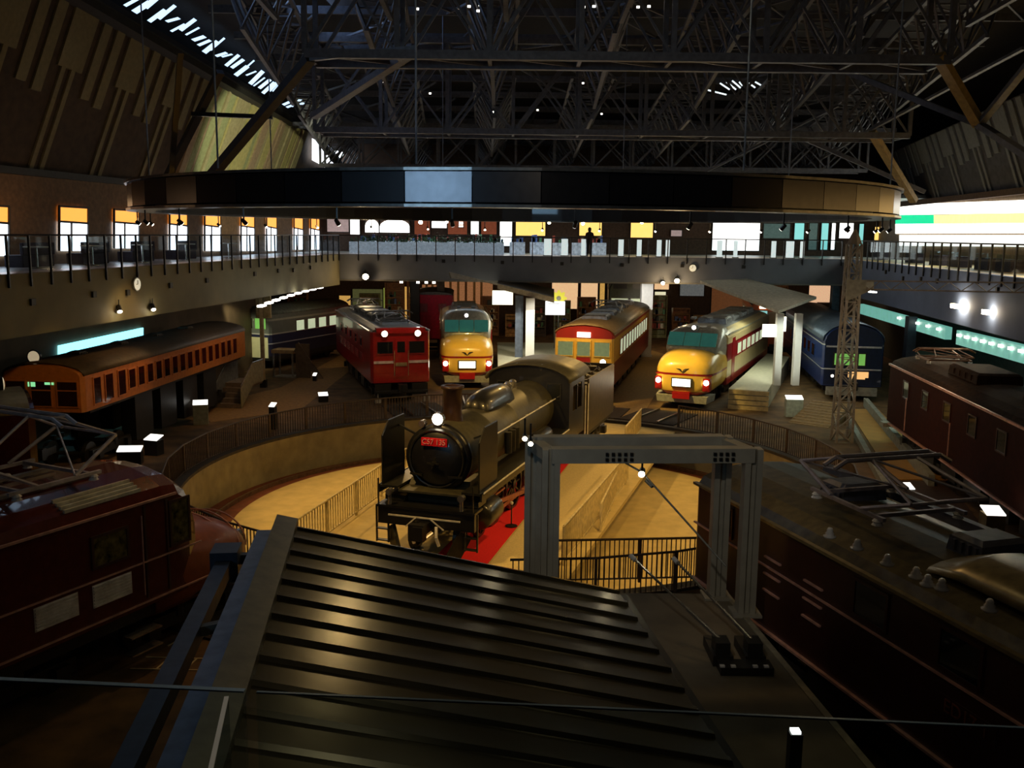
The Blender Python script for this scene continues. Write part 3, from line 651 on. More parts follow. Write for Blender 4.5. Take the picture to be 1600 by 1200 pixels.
for y in (7.0, 7.5): mb = MB(); mb.lathe([(.14, 3.1), (.12, 3.45), (.08, 3.5), (0, 3.52)], (-.1, y, 0), 12); mb.build('safety_valve', chrome, S)
# smoke deflectors
for s in (-1, 1):
    mb = MB(); pr = [(.65, 1.75), (1.95, 1.75), (1.95, 3.32), (1.0, 3.32), (.65, 3.0)]
    mb.loft([[(s*1.27, y, z) for y, z in pr], [(s*1.31, y, z) for y, z in pr]]); o = mb.build('smoke_deflector', dark, S)
    mb = MB(); mb.tube([(s*1.29, .65, 1.75), (s*1.29, .65, 3.0), (s*1.29, 1.0, 3.32), (s*1.29, 1.95, 3.32)], .022); mb.build('edge_bead', iron, o)
    mb = MB(); mb.bar((s*.8, 1.6, 2.9), (s*1.27, 1.6, 3.1), .05); mb.build('stay', iron, o)
# running boards, handrails with white edge
for s in (-1, 1):
    mb = MB(); mb.b2((s*.85, .6, 1.70), (s*1.38, 8.9, 1.76)); mb.b2((s*1.34, .6, 1.56), (s*1.38, 8.9, 1.76)); o = mb.build('running_board', iron, S)
    mb = MB(); mb.b2((s*1.381, .7, 1.735), (s*1.40, 8.9, 1.775)); mb.build('white_edge', edge_w, o)
    mb = MB(); mb.cyl((s*.93, 3.0, 2.75), (s*.93, 8.8, 2.75), .02, 6)
    for y in (3.2, 4.6, 6, 7.4, 8.6): mb.cyl((s*.8, y, 2.7), (s*.93, y, 2.75), .015, 6)
    mb.build('handrail', edge_w, o)
    mb = MB(); mb.smooth = True; mb.lathe([(0, 0), (.2, 0), (.22, .05), (.22, 1.25), (.2, 1.3), (0, 1.3)], (s*1.08, 6.0, 1.95), 14, 'Y'); mb.build('air_tank', iron, S)
    for k in range(3): mb = MB(); mb.cyl((s*(.93), 4.0+k*.35, 2.0), (s*.93, 4.0+k*.35, 2.6), .1, 10); mb.build('air_pump', iron, S)
# front frame: buffer beam, cylinders, footplate
mb = MB(); mb.b2((-1.28, .35, .85), (1.28, .55, 1.3)); mb.b2((-1.3, .3, 1.28), (1.3, .9, 1.34)); mb.build('buffer_beam', dark, S)
mb = MB(); mb.loft([[(-.8, .9, 1.34), (.8, .9, 1.34), (.8, .9, 1.42), (-.8, .9, 1.42)], [(-.8, 1.35, 1.75), (.8, 1.35, 1.75), (.8, 1.35, 1.83), (-.8, 1.35, 1.83)]])
mb.b2((-.85, .62, 1.62), (.85, 1.2, 1.67)); mb.build('front_apron', iron_lit, S)
for s in (-1, 1):
    mb = MB(); mb.smooth = True; mb.lathe([(0, 1.3), (.33, 1.3), (.36, 1.4), (.36, 2.3), (.33, 2.38), (0, 2.4)], (s*1.02, 0, .95), 20, 'Y'); mb.lathe([(0, 1.3), (.17, 1.3), (.17, 2.4), (0, 2.4)], (s*1.0, 0, 1.42), 14, 'Y')
    o = mb.build('cylinder', iron, S); mb = MB(); mb.b2((s*.7, .72, 1.36), (s*1.25, 1.28, 1.5)); mb.b2((s*.75, .7, 1.0), (s*.82, .76, 1.35)); mb.build('step', iron, o)
    mb = MB(); mb.bar((s*1.25, .33, 1.3), (s*1.25, .33, 2.0), .03); mb.bar((s*1.34, .4, .35), (s*1.34, .4, 1.3), .04); mb.bar((s*1.02, .4, .35), (s*1.02, .4, .9), .04); mb.bar((s*1.02, .4, .4), (s*1.34, .4, .4), .12, .03); mb.bar((s*1.02, .4, .7), (s*1.34, .4, .7), .12, .03)
    mb.build('front_step', iron, S)
    mb = MB(); mb.cyl((s*.95, .34, 1.36), (s*.95, .34, 1.62), .05, 8); mb.cyl((s*.95, .42, 1.68), (s*.95, .27, 1.68), .085, 12); mb.build('marker_lamp', chrome, S)
mb = MB(); mb.bar((-.95, .25, 1.12), (.95, .25, 1.12), .035); mb.bar((-.5, .3, .85), (-.2, .2, 1.12), .03); mb.bar((.5, .3, .85), (.2, .2, 1.12), .03)
for x in (-.3, .35): mb.tube([(x, .2, .95), (x+.05, .08, .7), (x+.1, .12, .5)], .04)
mb.build('uncoupling_lever', edge_w, S); coupler(S, .35, .88)
mb = MB(); mb.b2((-.55, .6, .75), (.55, 10.6, 1.25)); mb.bar((-1.0, .5, .75), (-.75, .3, .18), .1, .35); mb.bar((1.0, .5, .75), (.75, .3, .18), .1, .35); mb.build('frame', blackm, S)
def wheel(par, x, y, r, m=iron, spokes=12, name='driving_wheel', s=1):
    mb = MB(); mb.lathe([(r-.09, -.06), (r+.03, -.06), (r, .06), (r-.09, .06), (r-.09, -.06)], (x, y, r), 28, 'X'); mb.cyl((x-.07, y, r), (x+.08*s, y, r), .14, 12)
    for k in range(spokes): t = 2*math.pi*k/spokes; mb.bar((x, y, r), (x, y+(r-.08)*math.cos(t), r+(r-.08)*math.sin(t)), .05)
    return mb.build(name, m, par)
for s in (-1, 1):
    for y in (3.7, 5.4, 7.1): wheel(S, s*.6, y, .74, s=s)
    for y in (1.2, 2.6): wheel(S, s*.6, y, .4, spokes=8, name='leading_wheel')
    wheel(S, s*.6, 8.7, .42, spokes=8, name='trailing_wheel')
    mb = MB(); mb.bar((s*.86, 3.7, .55), (s*.86, 7.1, .55), .05, .12); mb.bar((s*.95, 2.4, .95), (s*.95, 5.4, .55), .05, .12); mb.bar((s*.95, 2.3, 1.12), (s*.95, 3.6, 1.12), .05); mb.build('connecting_rod', mat('red_touched_steel', (.4, .1, .08), .3, .6), S)
# cab
mb = MB(); prof = [(-1.38, 1.35), (1.38, 1.35), (1.38, 3.35)]+[(1.38*math.cos(t), 3.35+.5*math.sin(t)) for t in [math.pi*i/10 for i in range(1, 10)]]+[(-1.38, 3.35)]
mb.prism(prof, 8.9, 9.0)
for s in (-1, 1):
    mb.b2((s*1.34, 9.0, 1.35), (s*1.38, 10.9, 2.25)); mb.b2((s*1.34, 9.0, 2.25), (s*1.38, 9.35, 3.35)); mb.b2((s*1.34, 10.55, 2.25), (s*1.38, 10.9, 3.35)); mb.b2((s*1.34, 9.9, 2.25), (s*1.38, 10.0, 3.35)); mb.b2((s*1.34, 9.35, 3.1), (s*1.38, 10.6, 3.35))
mb.build('cab', dark, S)
mb = MB(); mb.smooth = True; n = 14
pr = [(1.46*math.cos(t), 3.33+.52*math.sin(t)) for t in [math.pi*i/n for i in range(n+1)]]; pr2 = [(x*.96, z-.05) for x, z in reversed(pr)]
mb.prism(pr+pr2, 8.7, 11.4); mb.build('cab_roof', iron_lit, S)
for x in (-.85, .85):
    o = fwindow(S, x, 8.89, 2.95, .42, .5, win_dark, iron, 'cab_window')
mb = MB(); mb.b2((-1.3, 9.2, 1.3), (1.3, 11, 1.38)); mb.build('cab_floor', iron, S)
for s in (-1, 1):
    for y in (10.95, 11.35): mb = MB(); mb.cyl((s*1.42, y, 1.0), (s*1.42, y, 2.9), .02, 6); mb.build('grab_rail', edge_w, S)
# tender
mb = MB(); mb.b2((-1.4, 11.5, 1.15), (1.4, 15.7, 2.75)); mb.b2((-1.4, 11.5, 2.75), (-1.34, 15.7, 3.05)); mb.b2((1.34, 11.5, 2.75), (1.4, 15.7, 3.05)); mb.b2((-1.4, 15.64, 2.75), (1.4, 15.7, 3.05)); mb.build('tender_tank', mat('brownish_tender_iron', (.10, .08, .05), .35, .4), S)
mb = MB(); mb.b2((-1.3, 11.3, .95), (1.3, 15.8, 1.15)); mb.build('tender_frame', blackm, S)
mb = MB()
for k in range(90):
    x, y = rnd.uniform(-1.2, 1.2), rnd.uniform(11.8, 15.3); z = 2.75+.35*(1-abs(x)/1.4); s_ = rnd.uniform(.1, .2)
    mb.box((x, y, z), (s_, s_, s_), 0, Matrix.Rotation(rnd.random()*3, 3, (rnd.random(), rnd.random(), 1)))
mb.b2((-1.3, 11.6, 2.7), (1.3, 15.5, 2.85)); o = mb.build('coal', mat('coal', (.05, .04, .03), .5, vary=.5), S); o['kind'] = 'stuff'
for y in (12.6, 14.6): bogie(S, y, name='tender_bogie')
lamp('SPOT', (-2.2+.6*.31, 22.1+.4, 3.43), 15, (1, .95, .85), .1, (-4.5, 15, 0), 60)
# ================================================================== ELECTRIC AND DIESEL ROLLING STOCK
RED = (.42, .012, .014); REDD = (.30, .012, .012); CREAM = (.9, .55, .09); CREAM2 = (.80, .62, .30)
roofgrey = mat('grey_carriage_roof', (.14, .14, .14), .45, .2, vary=.3)
silver_roof = mat('silvery_roof_gear', (.35, .35, .36), .35, .6, vary=.3)
skirt_g = mat('grey_buffer_skirt', (.35, .33, .28), .5)
lit_win = mat('lit_carriage_window', (.5, .55, .4), .2, 0, (.75, .85, .55), .55, .3, scale=2)
teal_win = mat('teal_cab_window', (.02, .12, .10), .08, 0, (.1, .5, .4), .12, .3, scale=2, coat=.5)
green_win = mat('green_lit_window', (.1, .3, .05), .3, 0, (.3, .75, .15), .45, .3, scale=2)
sign_w = glow('lit_sign_white', (1, .95, .75), 3.5)

# ---- red electric locomotive in the middle-left
def box_loco(name, label, loc, h, L, W, zb, ze, rise, m, roofm):
    e = vehicle(name, label, 'locomotive', loc, h)
    prof = [(-W/2, zb), (W/2, zb), (W/2, ze)]+[(x, z) for x, z in reversed(arc_roof(W, ze, rise*.0+.02, 4))][1:-1]+[(-W/2, ze)]
    mb = MB(); mb.loft([[(x*.93, 0, z) for x, z in prof], [(x, .22, z) for x, z in prof], [(x, L-.22, z) for x, z in prof], [(x*.93, L, z) for x, z in prof]]); mb.build('body', m, e, .03)
    mb = MB(); pr = arc_roof(W-.1, ze, rise); mb.prism(pr+[(W/2-.05, ze-.02), (-W/2+.05, ze-.02)], .1, L-.1); mb.build('roof', roofm, e)
    underframe(e, L, W, zb, .35); return e
red_m = mat('crimson_loco_paint', RED, .28, 0, coat=.5, vary=.12)
e = box_loco('electric_locomotive', 'crimson red electric locomotive with two glowing headlamps and white front stripe', (-5.2, 43.9, 0), R(-17.5), 13.2, 2.8, 1.05, 3.45, .22, red_m, roofgrey)
e_red = e
mb = MB(); mb.box((0, .1, 3.52), (2.3, .4, .25)); mb.build('headlamp_hood', red_m, e)
for x in (-.78, .78): headlight(e, x, .0, 3.38, .14, lamp_w)
for x in (-.75, .75): fwindow(e, x, -.01, 2.72, .72, .55, win_dark, mat('crimson_window_rim', REDD, .4))
mb = MB(); mb.b2((-.28, -.05, 1.35), (.28, -.01, 3.15)); d = mb.build('front_door', red_m, e); mb = MB(); mb.b2((-.18, -.065, 2.5), (.18, -.05, 3.0)); mb.build('door_window', win_dark, d); mb = MB(); mb.bar((-.33, -.09, 1.4), (-.33, -.09, 2.6), .03); mb.bar((.33, -.09, 1.4), (.33, -.09, 2.6), .03); mb.build('grab_rail', chrome, d)
for s in (-1, 1):
    mb = MB(); mb.b2((s*.36, -.035, 1.98), (s*1.28, -.01, 2.1)); mb.build('front_stripe', mat('cream_white_stripe', (.8, .6, .5), .4), e)
mb = MB(); mb.b2((-.27, -.08, 1.85), (.27, -.05, 2.02)); mb.build('number_board', mat('dim_brass', (.4, .3, .15), .4, .5), e)
mb = MB(); mb.b2((-1.2, -.35, .62), (1.2, .1, .72)); mb.b2((-1.25, -.1, .5), (-.5, .1, 1.02)); mb.b2((.5, -.1, .5), (1.25, .1, 1.02)); mb.build('front_apron', blackm, e)
for s in (-1, 1):
    mb = MB(); mb.bar((s*1.15, -.3, .2), (s*1.15, -.3, .72), .05); mb.b2((s*1.15-.14, -.34, .18), (s*1.15+.14, -.2, .4)); mb.build('foot_step', skirt_g, e)
    for k in range(5): window(e, -1.4 if s < 0 else 1.4, 3.0+k*1.8, 2.7, .7, .4, s, win_dark, red_m, 'side_window')
    for k in range(6): mb = MB(); [mb.b2((s*1.4, 2.6+k*1.5, 1.75+j*.09), (s*1.425, 3.5+k*1.5, 1.8+j*.09)) for j in range(5)]; mb.build('louvre', red_m, e)
    mb = MB(); mb.b2((s*1.38, .3, 3.44), (s*1.46, 13.0, 3.5)); mb.build('rain_gutter', mat('pale_violet_gutter', (.5, .42, .5), .3, .3), e)
coupler(e, .1, .85)
pantograph(e, 2.2, 3.68, 1.6, .45, 1.3, silver_roof); pantograph(e, 11, 3.68, 1.6, .45, 1.3, silver_roof)
for y in (3.9, 6.2, 8.4): roof_unit(e, y, 3.64, 1.5, 1.6, .3, roofgrey)
for y in (2.6, 6.6, 10.6): bogie(e, y)

def bonnet_train(label, loc, h, L, side_windows=True, lo=0.0):
    e = vehicle('express_railcar', label, 'train', loc, h)
    pm = bands('cream_and_crimson_paint', [(0, (.30, .28, .22)), (.62, REDD), (.86, CREAM), (1.62, REDD), (1.70, CREAM), (2.35, CREAM), (3.5, (.35, .34, .3))])
    pside = bands('cream_and_crimson_side_paint', [(0, (.1, .1, .1)), (.8, REDD), (1.15, CREAM2), (1.95, REDD), (2.62, REDD), (2.78, CREAM2), (3.42, (.28, .28, .28))])
    def ring(y, hw, zb, zt, zc=None, n=12, sq=3.2):
        zc = (zb+zt)/2; out = []
        for i in range(28):
            t = 2*math.pi*i/28; c, s = math.cos(t), math.sin(t)
            out.append((hw*math.copysign(abs(c)**(2/sq), c), y, zc+(zt-zb)/2*math.copysign(abs(s)**(2/sq), s)))
        return out
    mb = MB(); mb.smooth = True
    mb.loft([ring(0, .55, .9, 1.75), ring(.04, .9, .78, 2.05), ring(.18, 1.15, .66, 2.28), ring(.5, 1.32, .62, 2.46), ring(1.1, 1.40, .6, 2.6), ring(2.0, 1.43, .6, 2.7), ring(3.4, 1.44, .6, 2.74)])
    mb.build('nose', pm, e)
    # raised cab with slanted windscreen
    mb = MB(); mb.smooth = True
    cabg = mat('grey_cream_cab_paint', (.42, .38, .30), .3, coat=.4)
    mb.loft([ring(1.75, 1.18, 2.3, 2.72), ring(2.0, 1.27, 2.3, 3.05), ring(2.35, 1.33, 2.2, 3.5), ring(2.75, 1.36, 2.0, 3.82-lo*.7), ring(3.4, 1.38, 1.6, 3.95-lo), ring(4.4, 1.38, 1.4, 3.93-lo), ring(5.2, 1.3, 1.4, 3.7-lo*.3), ring(5.6, 1.2, 1.4, 3.5)])
    mb.build('cab', cabg, e)
    for k, (x0, x1) in enumerate(((-1.16, -.42), (-.38, .38), (.42, 1.16))):
        mb = MB(); f = lambda x, t: (x, 1.70+.47*t, 2.82+.58*t)
        mb.add([f(x0, 0), f(x1, 0), f(x1, 1), f(x0, 1)]+[(p[0], p[1]-.03, p[2]+.02) for p in (f(x0, 0), f(x1, 0), f(x1, 1), f(x0, 1))], [(0, 1, 2, 3), (4, 5, 6, 7), (0, 1, 5, 4), (1, 2, 6, 5), (2, 3, 7, 6), (3, 0, 4, 7)])
        mb.build('windscreen', teal_win, e)
    mb = MB(); mb.prism([(-1.44, .8), (1.44, .8), (1.44, 3.1)]+[(1.44*math.cos(t), 3.1+.45*math.sin(t)) for t in [math.pi*i/10 for i in range(1, 10)]]+[(-1.44, 3.1)], 3.4, L); mb.build('body', pside, e)
    underframe(e, L, 2.88, .8, .35, y0=3)
    # emblem, sign, lamps, skirts
    mb = MB(); 
    for s in (-1, 1): mb.add([(0, -.0, 1.78), (s*.10, .12, 1.98), (s*.40, .12, 2.02), (s*.38, .10, 1.96), (s*.14, .02, 1.88)]+[(0, -.05, 1.78), (s*.10, .07, 1.98), (s*.40, .07, 2.02), (s*.38, .05, 1.96), (s*.14, -.03, 1.88)], [(0, 1, 2, 3, 4), (5, 6, 7, 8, 9), (0, 1, 6, 5), (1, 2, 7, 6), (2, 3, 8, 7), (3, 4, 9, 8), (4, 0, 5, 9)])
    mb.build('wing_emblem', mat('dark_emblem_metal', (.06, .05, .04), .3, .6), e)
    mb = MB(); mb.b2((-.48, -.10, 1.08), (.48, .02, 1.52)); o = mb.build('headboard_frame', mat('dark_sign_frame', (.06, .05, .03), .4), e, .02)
    mb = MB(); mb.b2((-.42, -.115, 1.13), (.42, -.10, 1.47)); mb.build('headboard_face', sign_w, o)
    for s in (-1, 1):
        mb = MB(); mb.box((s*1.12, .3, 1.22), (.34, .5, .62)); o = mb.build('lamp_housing', mat('crimson_loco_paint', RED), e, .05)
        l = MB(); l.cyl((s*1.12, .07, 1.34), (s*1.12, .02, 1.34), .125, 14); l.build('headlight_lens', lamp_w, o)
        l = MB(); l.cyl((s*1.12, .07, 1.06), (s*1.12, .03, 1.06), .075, 12); l.build('tail_light_lens', red_m, o)
        mb = MB(); mb.tube([(s*1.30, .3, 1.62), (s*.8, .12, 1.66)], .03); mb.build('stripe_bead', red_m, e)
        if side_windows:
            x = s*1.44
            for k in range(int((L-7)/1.45)): window(e, x, 6.6+k*1.45, 2.32, 1.15, .55, s, lit_win if s > 0 else win_dark, mat('crimson_window_rim', REDD, .4), 'side_window')
            mb = MB(); mb.b2((x-.01, 4.6, 1.0), (x+s*.02, 5.35, 3.0)); mb.build('cab_door', red_m, e)
        mb = MB(); mb.b2((s*1.42, 3.5, 3.24), (s*1.47, L, 3.3)); mb.build('rain_gutter', mat('bright_gutter', (.6, .55, .4), .3, .3), e)
    mb = MB(); mb.loft([[(-1.15, .05, .35), (1.15, .05, .35), (1.3, 1.2, .35), (-1.3, 1.2, .35)], [(-1.2, .0, .68), (1.2, 0, .68), (1.35, 1.2, .68), (-1.35, 1.2, .68)]]); mb.build('skirt', skirt_g, e)
    mb = MB(); mb.b2((-.4, -.12, .55), (.4, .1, .85)); mb.build('coupler_cover', red_m, e)
    mb = MB(); mb.cyl((0, 2.3, 3.66), (0, 2.15, 3.66), .12, 12); mb.b2((-.15, 2.3, 3.45), (.15, 2.7, 3.75)); o = mb.build('roof_lamp_housing', silver_roof, e); l = MB(); l.cyl((0, 2.15, 3.66), (0, 2.13, 3.66), .1, 12); l.build('lens', lamp_dot, o)
    for k in range(int((L-7)/2.4)): roof_unit(e, 6.4+k*2.4, 3.5, 1.5, 1.7, .32, silver_roof, 'cooling_unit')
    for s in (-1, 1): mb = MB(); mb.b2((s*.4-.1, 3.6, 3.92), (s*.4+.1, 4.2, 4.03)); mb.build('horn', silver_roof, e)
    for y in (2.6, L-3): bogie(e, y)
    return e
e_bl = bonnet_train('cream and crimson bonnet-nosed express car seen head-on', (-2.33, 48.6, 0), R(-4), 14, True)
e_br = bonnet_train('orange-yellow bonnet-nosed express car right of centre with its lit side windows in view', (7.85, 43.3, 0), R(23), 17, True, .26)

def rail_car(label, loc, h, L, W, pm, roofm, zb, ze, rise, winz, winh, gm, rimm, sides=(1,), pitch=1.3, ww=.9, y0=2.4, name='railcar', cat='train', under=True):
    e = vehicle(name, label, cat, loc, h)
    mb = MB(); pr = arc_roof(W, ze, rise, 10)
    body = [(-W/2, zb), (W/2, zb), (W/2, ze)]+[(x, z) for x, z in reversed(arc_roof(W*.995, ze, rise*.96, 10))][1:-1]+[(-W/2, ze)]
    mb.loft([[(x*.94, 0, z) for x, z in body], [(x, .18, z) for x, z in body], [(x, L, z) for x, z in body]]); mb.build('body', pm, e)
    mb = MB(); mb.smooth = True; pr = arc_roof(W+.06, ze+.04, rise+.03, 12); mb.prism(pr+[(x*.97, z-.05) for x, z in reversed(pr)], .12, L+.02); mb.build('roof', roofm, e)
    if under: underframe(e, L, W, zb, .35)
    for s in sides:
        n = int((L-y0-1.2)/pitch)
        for k in range(n): window(e, s*W/2, y0+.6+k*pitch, winz, ww, winh, s, gm, rimm, 'side_window')
    if under:
        for y in (2.4, L-2.6): bogie(e, y)
    coupler(e, .1, .8) if under else None
    return e
# ---- local train with three front windows
p3 = bands('local_train_paint', [(0, REDD), (1.95, CREAM), (3.12, (.40, .03, .02)), (4.4, REDD)])
e = rail_car('cream and red local train with three front windows, right of the white platform column', (3.4, 44.9, 0), R(13.5), 17.5, 2.85, p3, mat('tan_carriage_roof', (.30, .22, .12), .5, vary=.2), .85, 3.3, .42, 2.48, .75, lit_win, mat('crimson_window_rim', REDD), (1, -1), 1.25, .95)
e_lt = e
for x, wd in ((-.88, .72), (0, .62), (.88, .72)): fwindow(e, x, -.005, 2.62, wd, .66, mat('green_grey_lit_glass', (.1, .14, .08), .1, 0, (.4, .5, .25), .25), mat('cream_window_rim', CREAM, .4))
mb = MB(); mb.b2((-.34, -.04, .95), (.34, -.01, 2.2)); d = mb.build('front_door', mat('crimson_loco_paint', RED), e); 
mb = MB(); mb.b2((-.36, -.05, .95), (-.34, -.01, 3.05)); mb.b2((.34, -.05, .95), (.36, -.01, 3.05)); mb.build('door_edge', mat('cream_window_rim', CREAM, .4), d)
mb = MB(); mb.b2((-.32, -.06, 3.18), (.32, -.0, 3.42)); mb.build('destination_sign', sign_w, e)
for x in (-.95, .95): headlight(e, x, .02, 2.02, .14, lamp_w)
mb = MB(); mb.b2((-1.2, -.1, .35), (1.2, .1, .62)); mb.build('skirt', skirt_g, e)
for s in (-1, 1): mb = MB(); mb.bar((s*1.3, -.05, 1.0), (s*1.3, -.05, 2.0), .03); mb.build('grab_rail', chrome, e)
mb = MB(); mb.b2((-1.43, .3, 3.28), (-1.40, 17, 3.33)); mb.b2((1.40, .3, 3.28), (1.45, 17, 3.36)); mb.build('rain_gutter', mat('bright_gutter', (.6, .55, .4), .3, .3), e)
for k in range(5): roof_unit(e, 3.2+k*2.7, 3.68, 1.3, 1.5, .3, silver_roof, 'cooling_unit')
pantograph(e, 8.6, 3.75, 1.6, .5, 1.2, silver_roof)
# ---- blue round-roofed coach end at the right
pb = bands('deep_blue_paint', [(0, (.01, .01, .012)), (.62, (.015, .03, .12)), (1.55, (.5, .5, .5)), (1.60, (.01, .035, .16)), (2.75, (.5, .5, .5)), (2.8, (.008, .02, .09))])
e = rail_car('deep blue coach with arched end, green-lit end window and amber tail sign', (16.75, 46.2, 0), R(9), 15, 2.9, pb, mat('blue_grey_coach_roof', (.10, .14, .2), .35, .3), .75, 2.95, .85, 2.2, .6, win_dark, mat('deep_blue_rim', (.01, .035, .16), .4), (-1,), 1.5, 1.0)
mb = MB(); mb.b2((-.95, -.05, 1.75), (.62, -.01, 2.42)); o = mb.build('end_window', mat('dark_window_frame', (.03, .025, .02)), e); mb = MB(); mb.b2((-.88, -.065, 1.8), (.2, -.05, 2.36)); mb.b2((.26, -.065, 1.8), (.56, -.05, 2.36)); mb.build('pane', green_win, o)
mb = MB(); mb.b2((-1.3, -.07, 2.66), (1.3, -.01, 2.74)); mb.b2((-1.35, -.07, 1.56), (1.35, -.01, 1.62)); mb.build('cream_line', mat('pale_line_paint', (.6, .6, .62), .3), e)
mb = MB(); mb.lathe([(0, 0), (.42, 0), (.42, .04), (0, .04)], (.2, -.1, 1.42), 18, 'Y'); 
mb = MB(); mb.poly([(-.2, -.12), (.75, -.12), (.75, -.04), (-.2, -.04)], 1.2, 1.48); mb.poly([(-.05, -.12), (.6, -.12), (.6, -.04), (-.05, -.04)], 1.12, 1.2); mb.build('tail_sign', glow('amber_sign', (1, .55, .2), .9), e)
headlight(e, -.95, .0, 1.25, .07, lamp_dot, 'tail_lamp')
mb = MB(); mb.b2((-1.2, -.15, .3), (1.2, .1, .7)); mb.build('end_skirt', skirt_g, e)
mb = MB(); mb.prism([(-1.34, .8), (1.34, .8), (1.34, 2.95)]+[(1.34*math.cos(t), 2.95+.78*math.sin(t)) for t in [math.pi*i/12 for i in range(1, 12)]]+[(-1.34, 2.95)], -.008, .0); mb.build('end_shade_sheet', mat('navy_end_shade', (.004, .012, .05), .35, coat=.3), e)  # added dark sheet stands in for shade on the coach end
e_blue = e
# ---- ochre wooden-era railcar at the left
ochre = mat('ochre_varnish_paint', (.50, .16, .03), .35, 0, coat=.3, vary=.15)
e = rail_car('ochre brown old railcar with a long row of square windows, at the left wall', (-15.25, 30.3, 0), R(4.3), 14.8, 2.75, ochre, mat('dark_brown_roof', (.07, .045, .025), .6), 2.12, 3.3, .38, 2.75, .66, mat('dark_maroon_glass', (.03, .008, .008), .1, coat=.4), ochre, (1,), .72, .46, 2.75)
for x in (-.88, -.02, .86): fwindow(e, x, -.005, 2.72, .66, .8, mat('dark_maroon_glass', (.03, .008, .008)), ochre, bar=True)
mb = MB(); mb.b2((-.45, -.03, 2.95), (-.2, -.015, 3.1)); mb.b2((.12, -.03, 3.02), (.42, -.015, 3.1)); mb.build('green_reflector_sign', glow('green_sign_light', (.3, .9, .4), .8), e)
for y, wd in ((.9, .45), (1.7, .5), (2.6, .5)): window(e, 1.375, y, 2.72, wd, .85, 1, mat('dark_maroon_glass', (.03, .008, .008)), ochre, 'door_window')
for y in (2.0, 5, 8, 11): roof_unit(e, y, 3.66, .5, .5, .2, mat('dark_brown_roof', (.07, .045, .025)))
headlight(e, -.5, .6, 3.85, .2, mat('pale_gold_reflector', (.8, .65, .35), .3, .4, (1, .8, .5), .35), 'roof_headlight', dark)
e_och = e
# ---- maroon vehicle at the far left edge
e = rail_car('maroon locomotive with an olive curved roof at the far left edge', (-13.3, 25.6, 0), R(-124), 9, 2.8, maroon, mat('olive_curved_roof', (.22, .16, .06), .4, vary=.2), 1.0, 3.2, .45, 2.5, .5, win_dark, maroon, (-1, 1), 1.6, .8, name='electric_locomotive', cat='locomotive')
headlight(e, 0, .7, 3.85, .2, mat('pale_gold_reflector', (.8, .65, .35)), 'roof_headlight', dark)
# ---- cream and blue suburban train at the left back
pc = bands('cream_over_blue_paint', [(0, (.02, .02, .02)), (.8, (.03, .03, .07)), (1.5, (.5, .5, .55)), (1.56, (.03, .035, .09)), (2.05, (.6, .6, .55)), (2.12, (.2, .22, .2)), (2.85, (.5, .5, .42)), (2.95, (.2, .22, .2))])
e = rail_car('pale cream and blue train with a green-lit front window at the back left', (-15.35, 55.2, 0), R(22), 8.5, 2.8, pc, mat('green_grey_roof', (.16, .18, .15), .5), .55, 3.2, .4, 2.4, .6, lit_win, chrome, (1,), 1.2, .8)
for x, wd, g in ((-.9, .6, win_dark), (-.1, .55, win_dark), (.75, .75, green_win)): fwindow(e, x, -.005, 2.7, wd, .6, g, mat('green_grey_rim', (.2, .25, .15)))
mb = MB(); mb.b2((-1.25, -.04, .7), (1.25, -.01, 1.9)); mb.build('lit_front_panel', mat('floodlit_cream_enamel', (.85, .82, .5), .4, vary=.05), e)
lamp('SPOT', (-15.2, 50.5, 4.6), 520, (1, .95, .6), .2, (-15.4, 55.2, 1.2), 40)
# ---- second, smaller red locomotive behind
e = box_loco('electric_locomotive', 'small bright red locomotive partly hidden behind the crimson one', (-5.1, 60.5, 0), R(-3), 6, 2.6, 1.3, 4.1, .2, mat('bright_red_paint', (.5, .01, .04), .3, coat=.4), roofgrey)
for x in (-.6, .6): fwindow(e, x, -.01, 3.3, .5, .5, mat('pinkish_glass', (.3, .1, .12), .1), red_m)
headlight(e, .7, 0, 2.6, .1, lamp_dot); bogie(e, 3)
# ---- green fronted train at the far back
e = rail_car('dark green train front with two wide lit windows at the far back under the gallery', (8.6, 70, 0), R(5), 6, 3.1, mat('dark_green_paint', (.05, .06, .035), .4), roofgrey, .8, 4.0, .9, 2.9, .6, win_dark, chrome, (-1,), 1.4, .9)
for x in (-.72, .72): fwindow(e, x, -.01, 3.1, 1.2, .55, lit_win, mat('pale_green_rim', (.4, .45, .3)))
for x in (-.72, .72): mb = MB(); mb.b2((x-.5, -.03, 4.1), (x+.5, 0, 4.5)); mb.build('upper_panel', dark, e)
# ---- orange railcar right of the bonnet train
e = rail_car('orange-red diesel railcar under the tilted canopy behind the orange bonnet train', (17.2, 62.5, 0), R(10), 10, 2.8, bands('orange_paint', [(0, dark.diffuse_color[:3]), (.8, (.6, .12, .03)), (2.0, (.6, .45, .3)), (3.1, (.6, .12, .03))]), roofgrey, .8, 3.5, .4, 2.6, .6, lit_win, chrome, (-1,), 1.2, .8)
fwindow(e, -.7, -.01, 2.9, .6, .5, mat('teal_lit_glass', (.1, .3, .3), .2, 0, (.4, .9, .85), .6), chrome); fwindow(e, .7, -.01, 2.9, .6, .5, win_dark, chrome)
mb = MB(); mb.b2((-.9, -.05, 3.3), (-.1, 0, 3.55)); mb.build('destination_sign', sign_w, e)
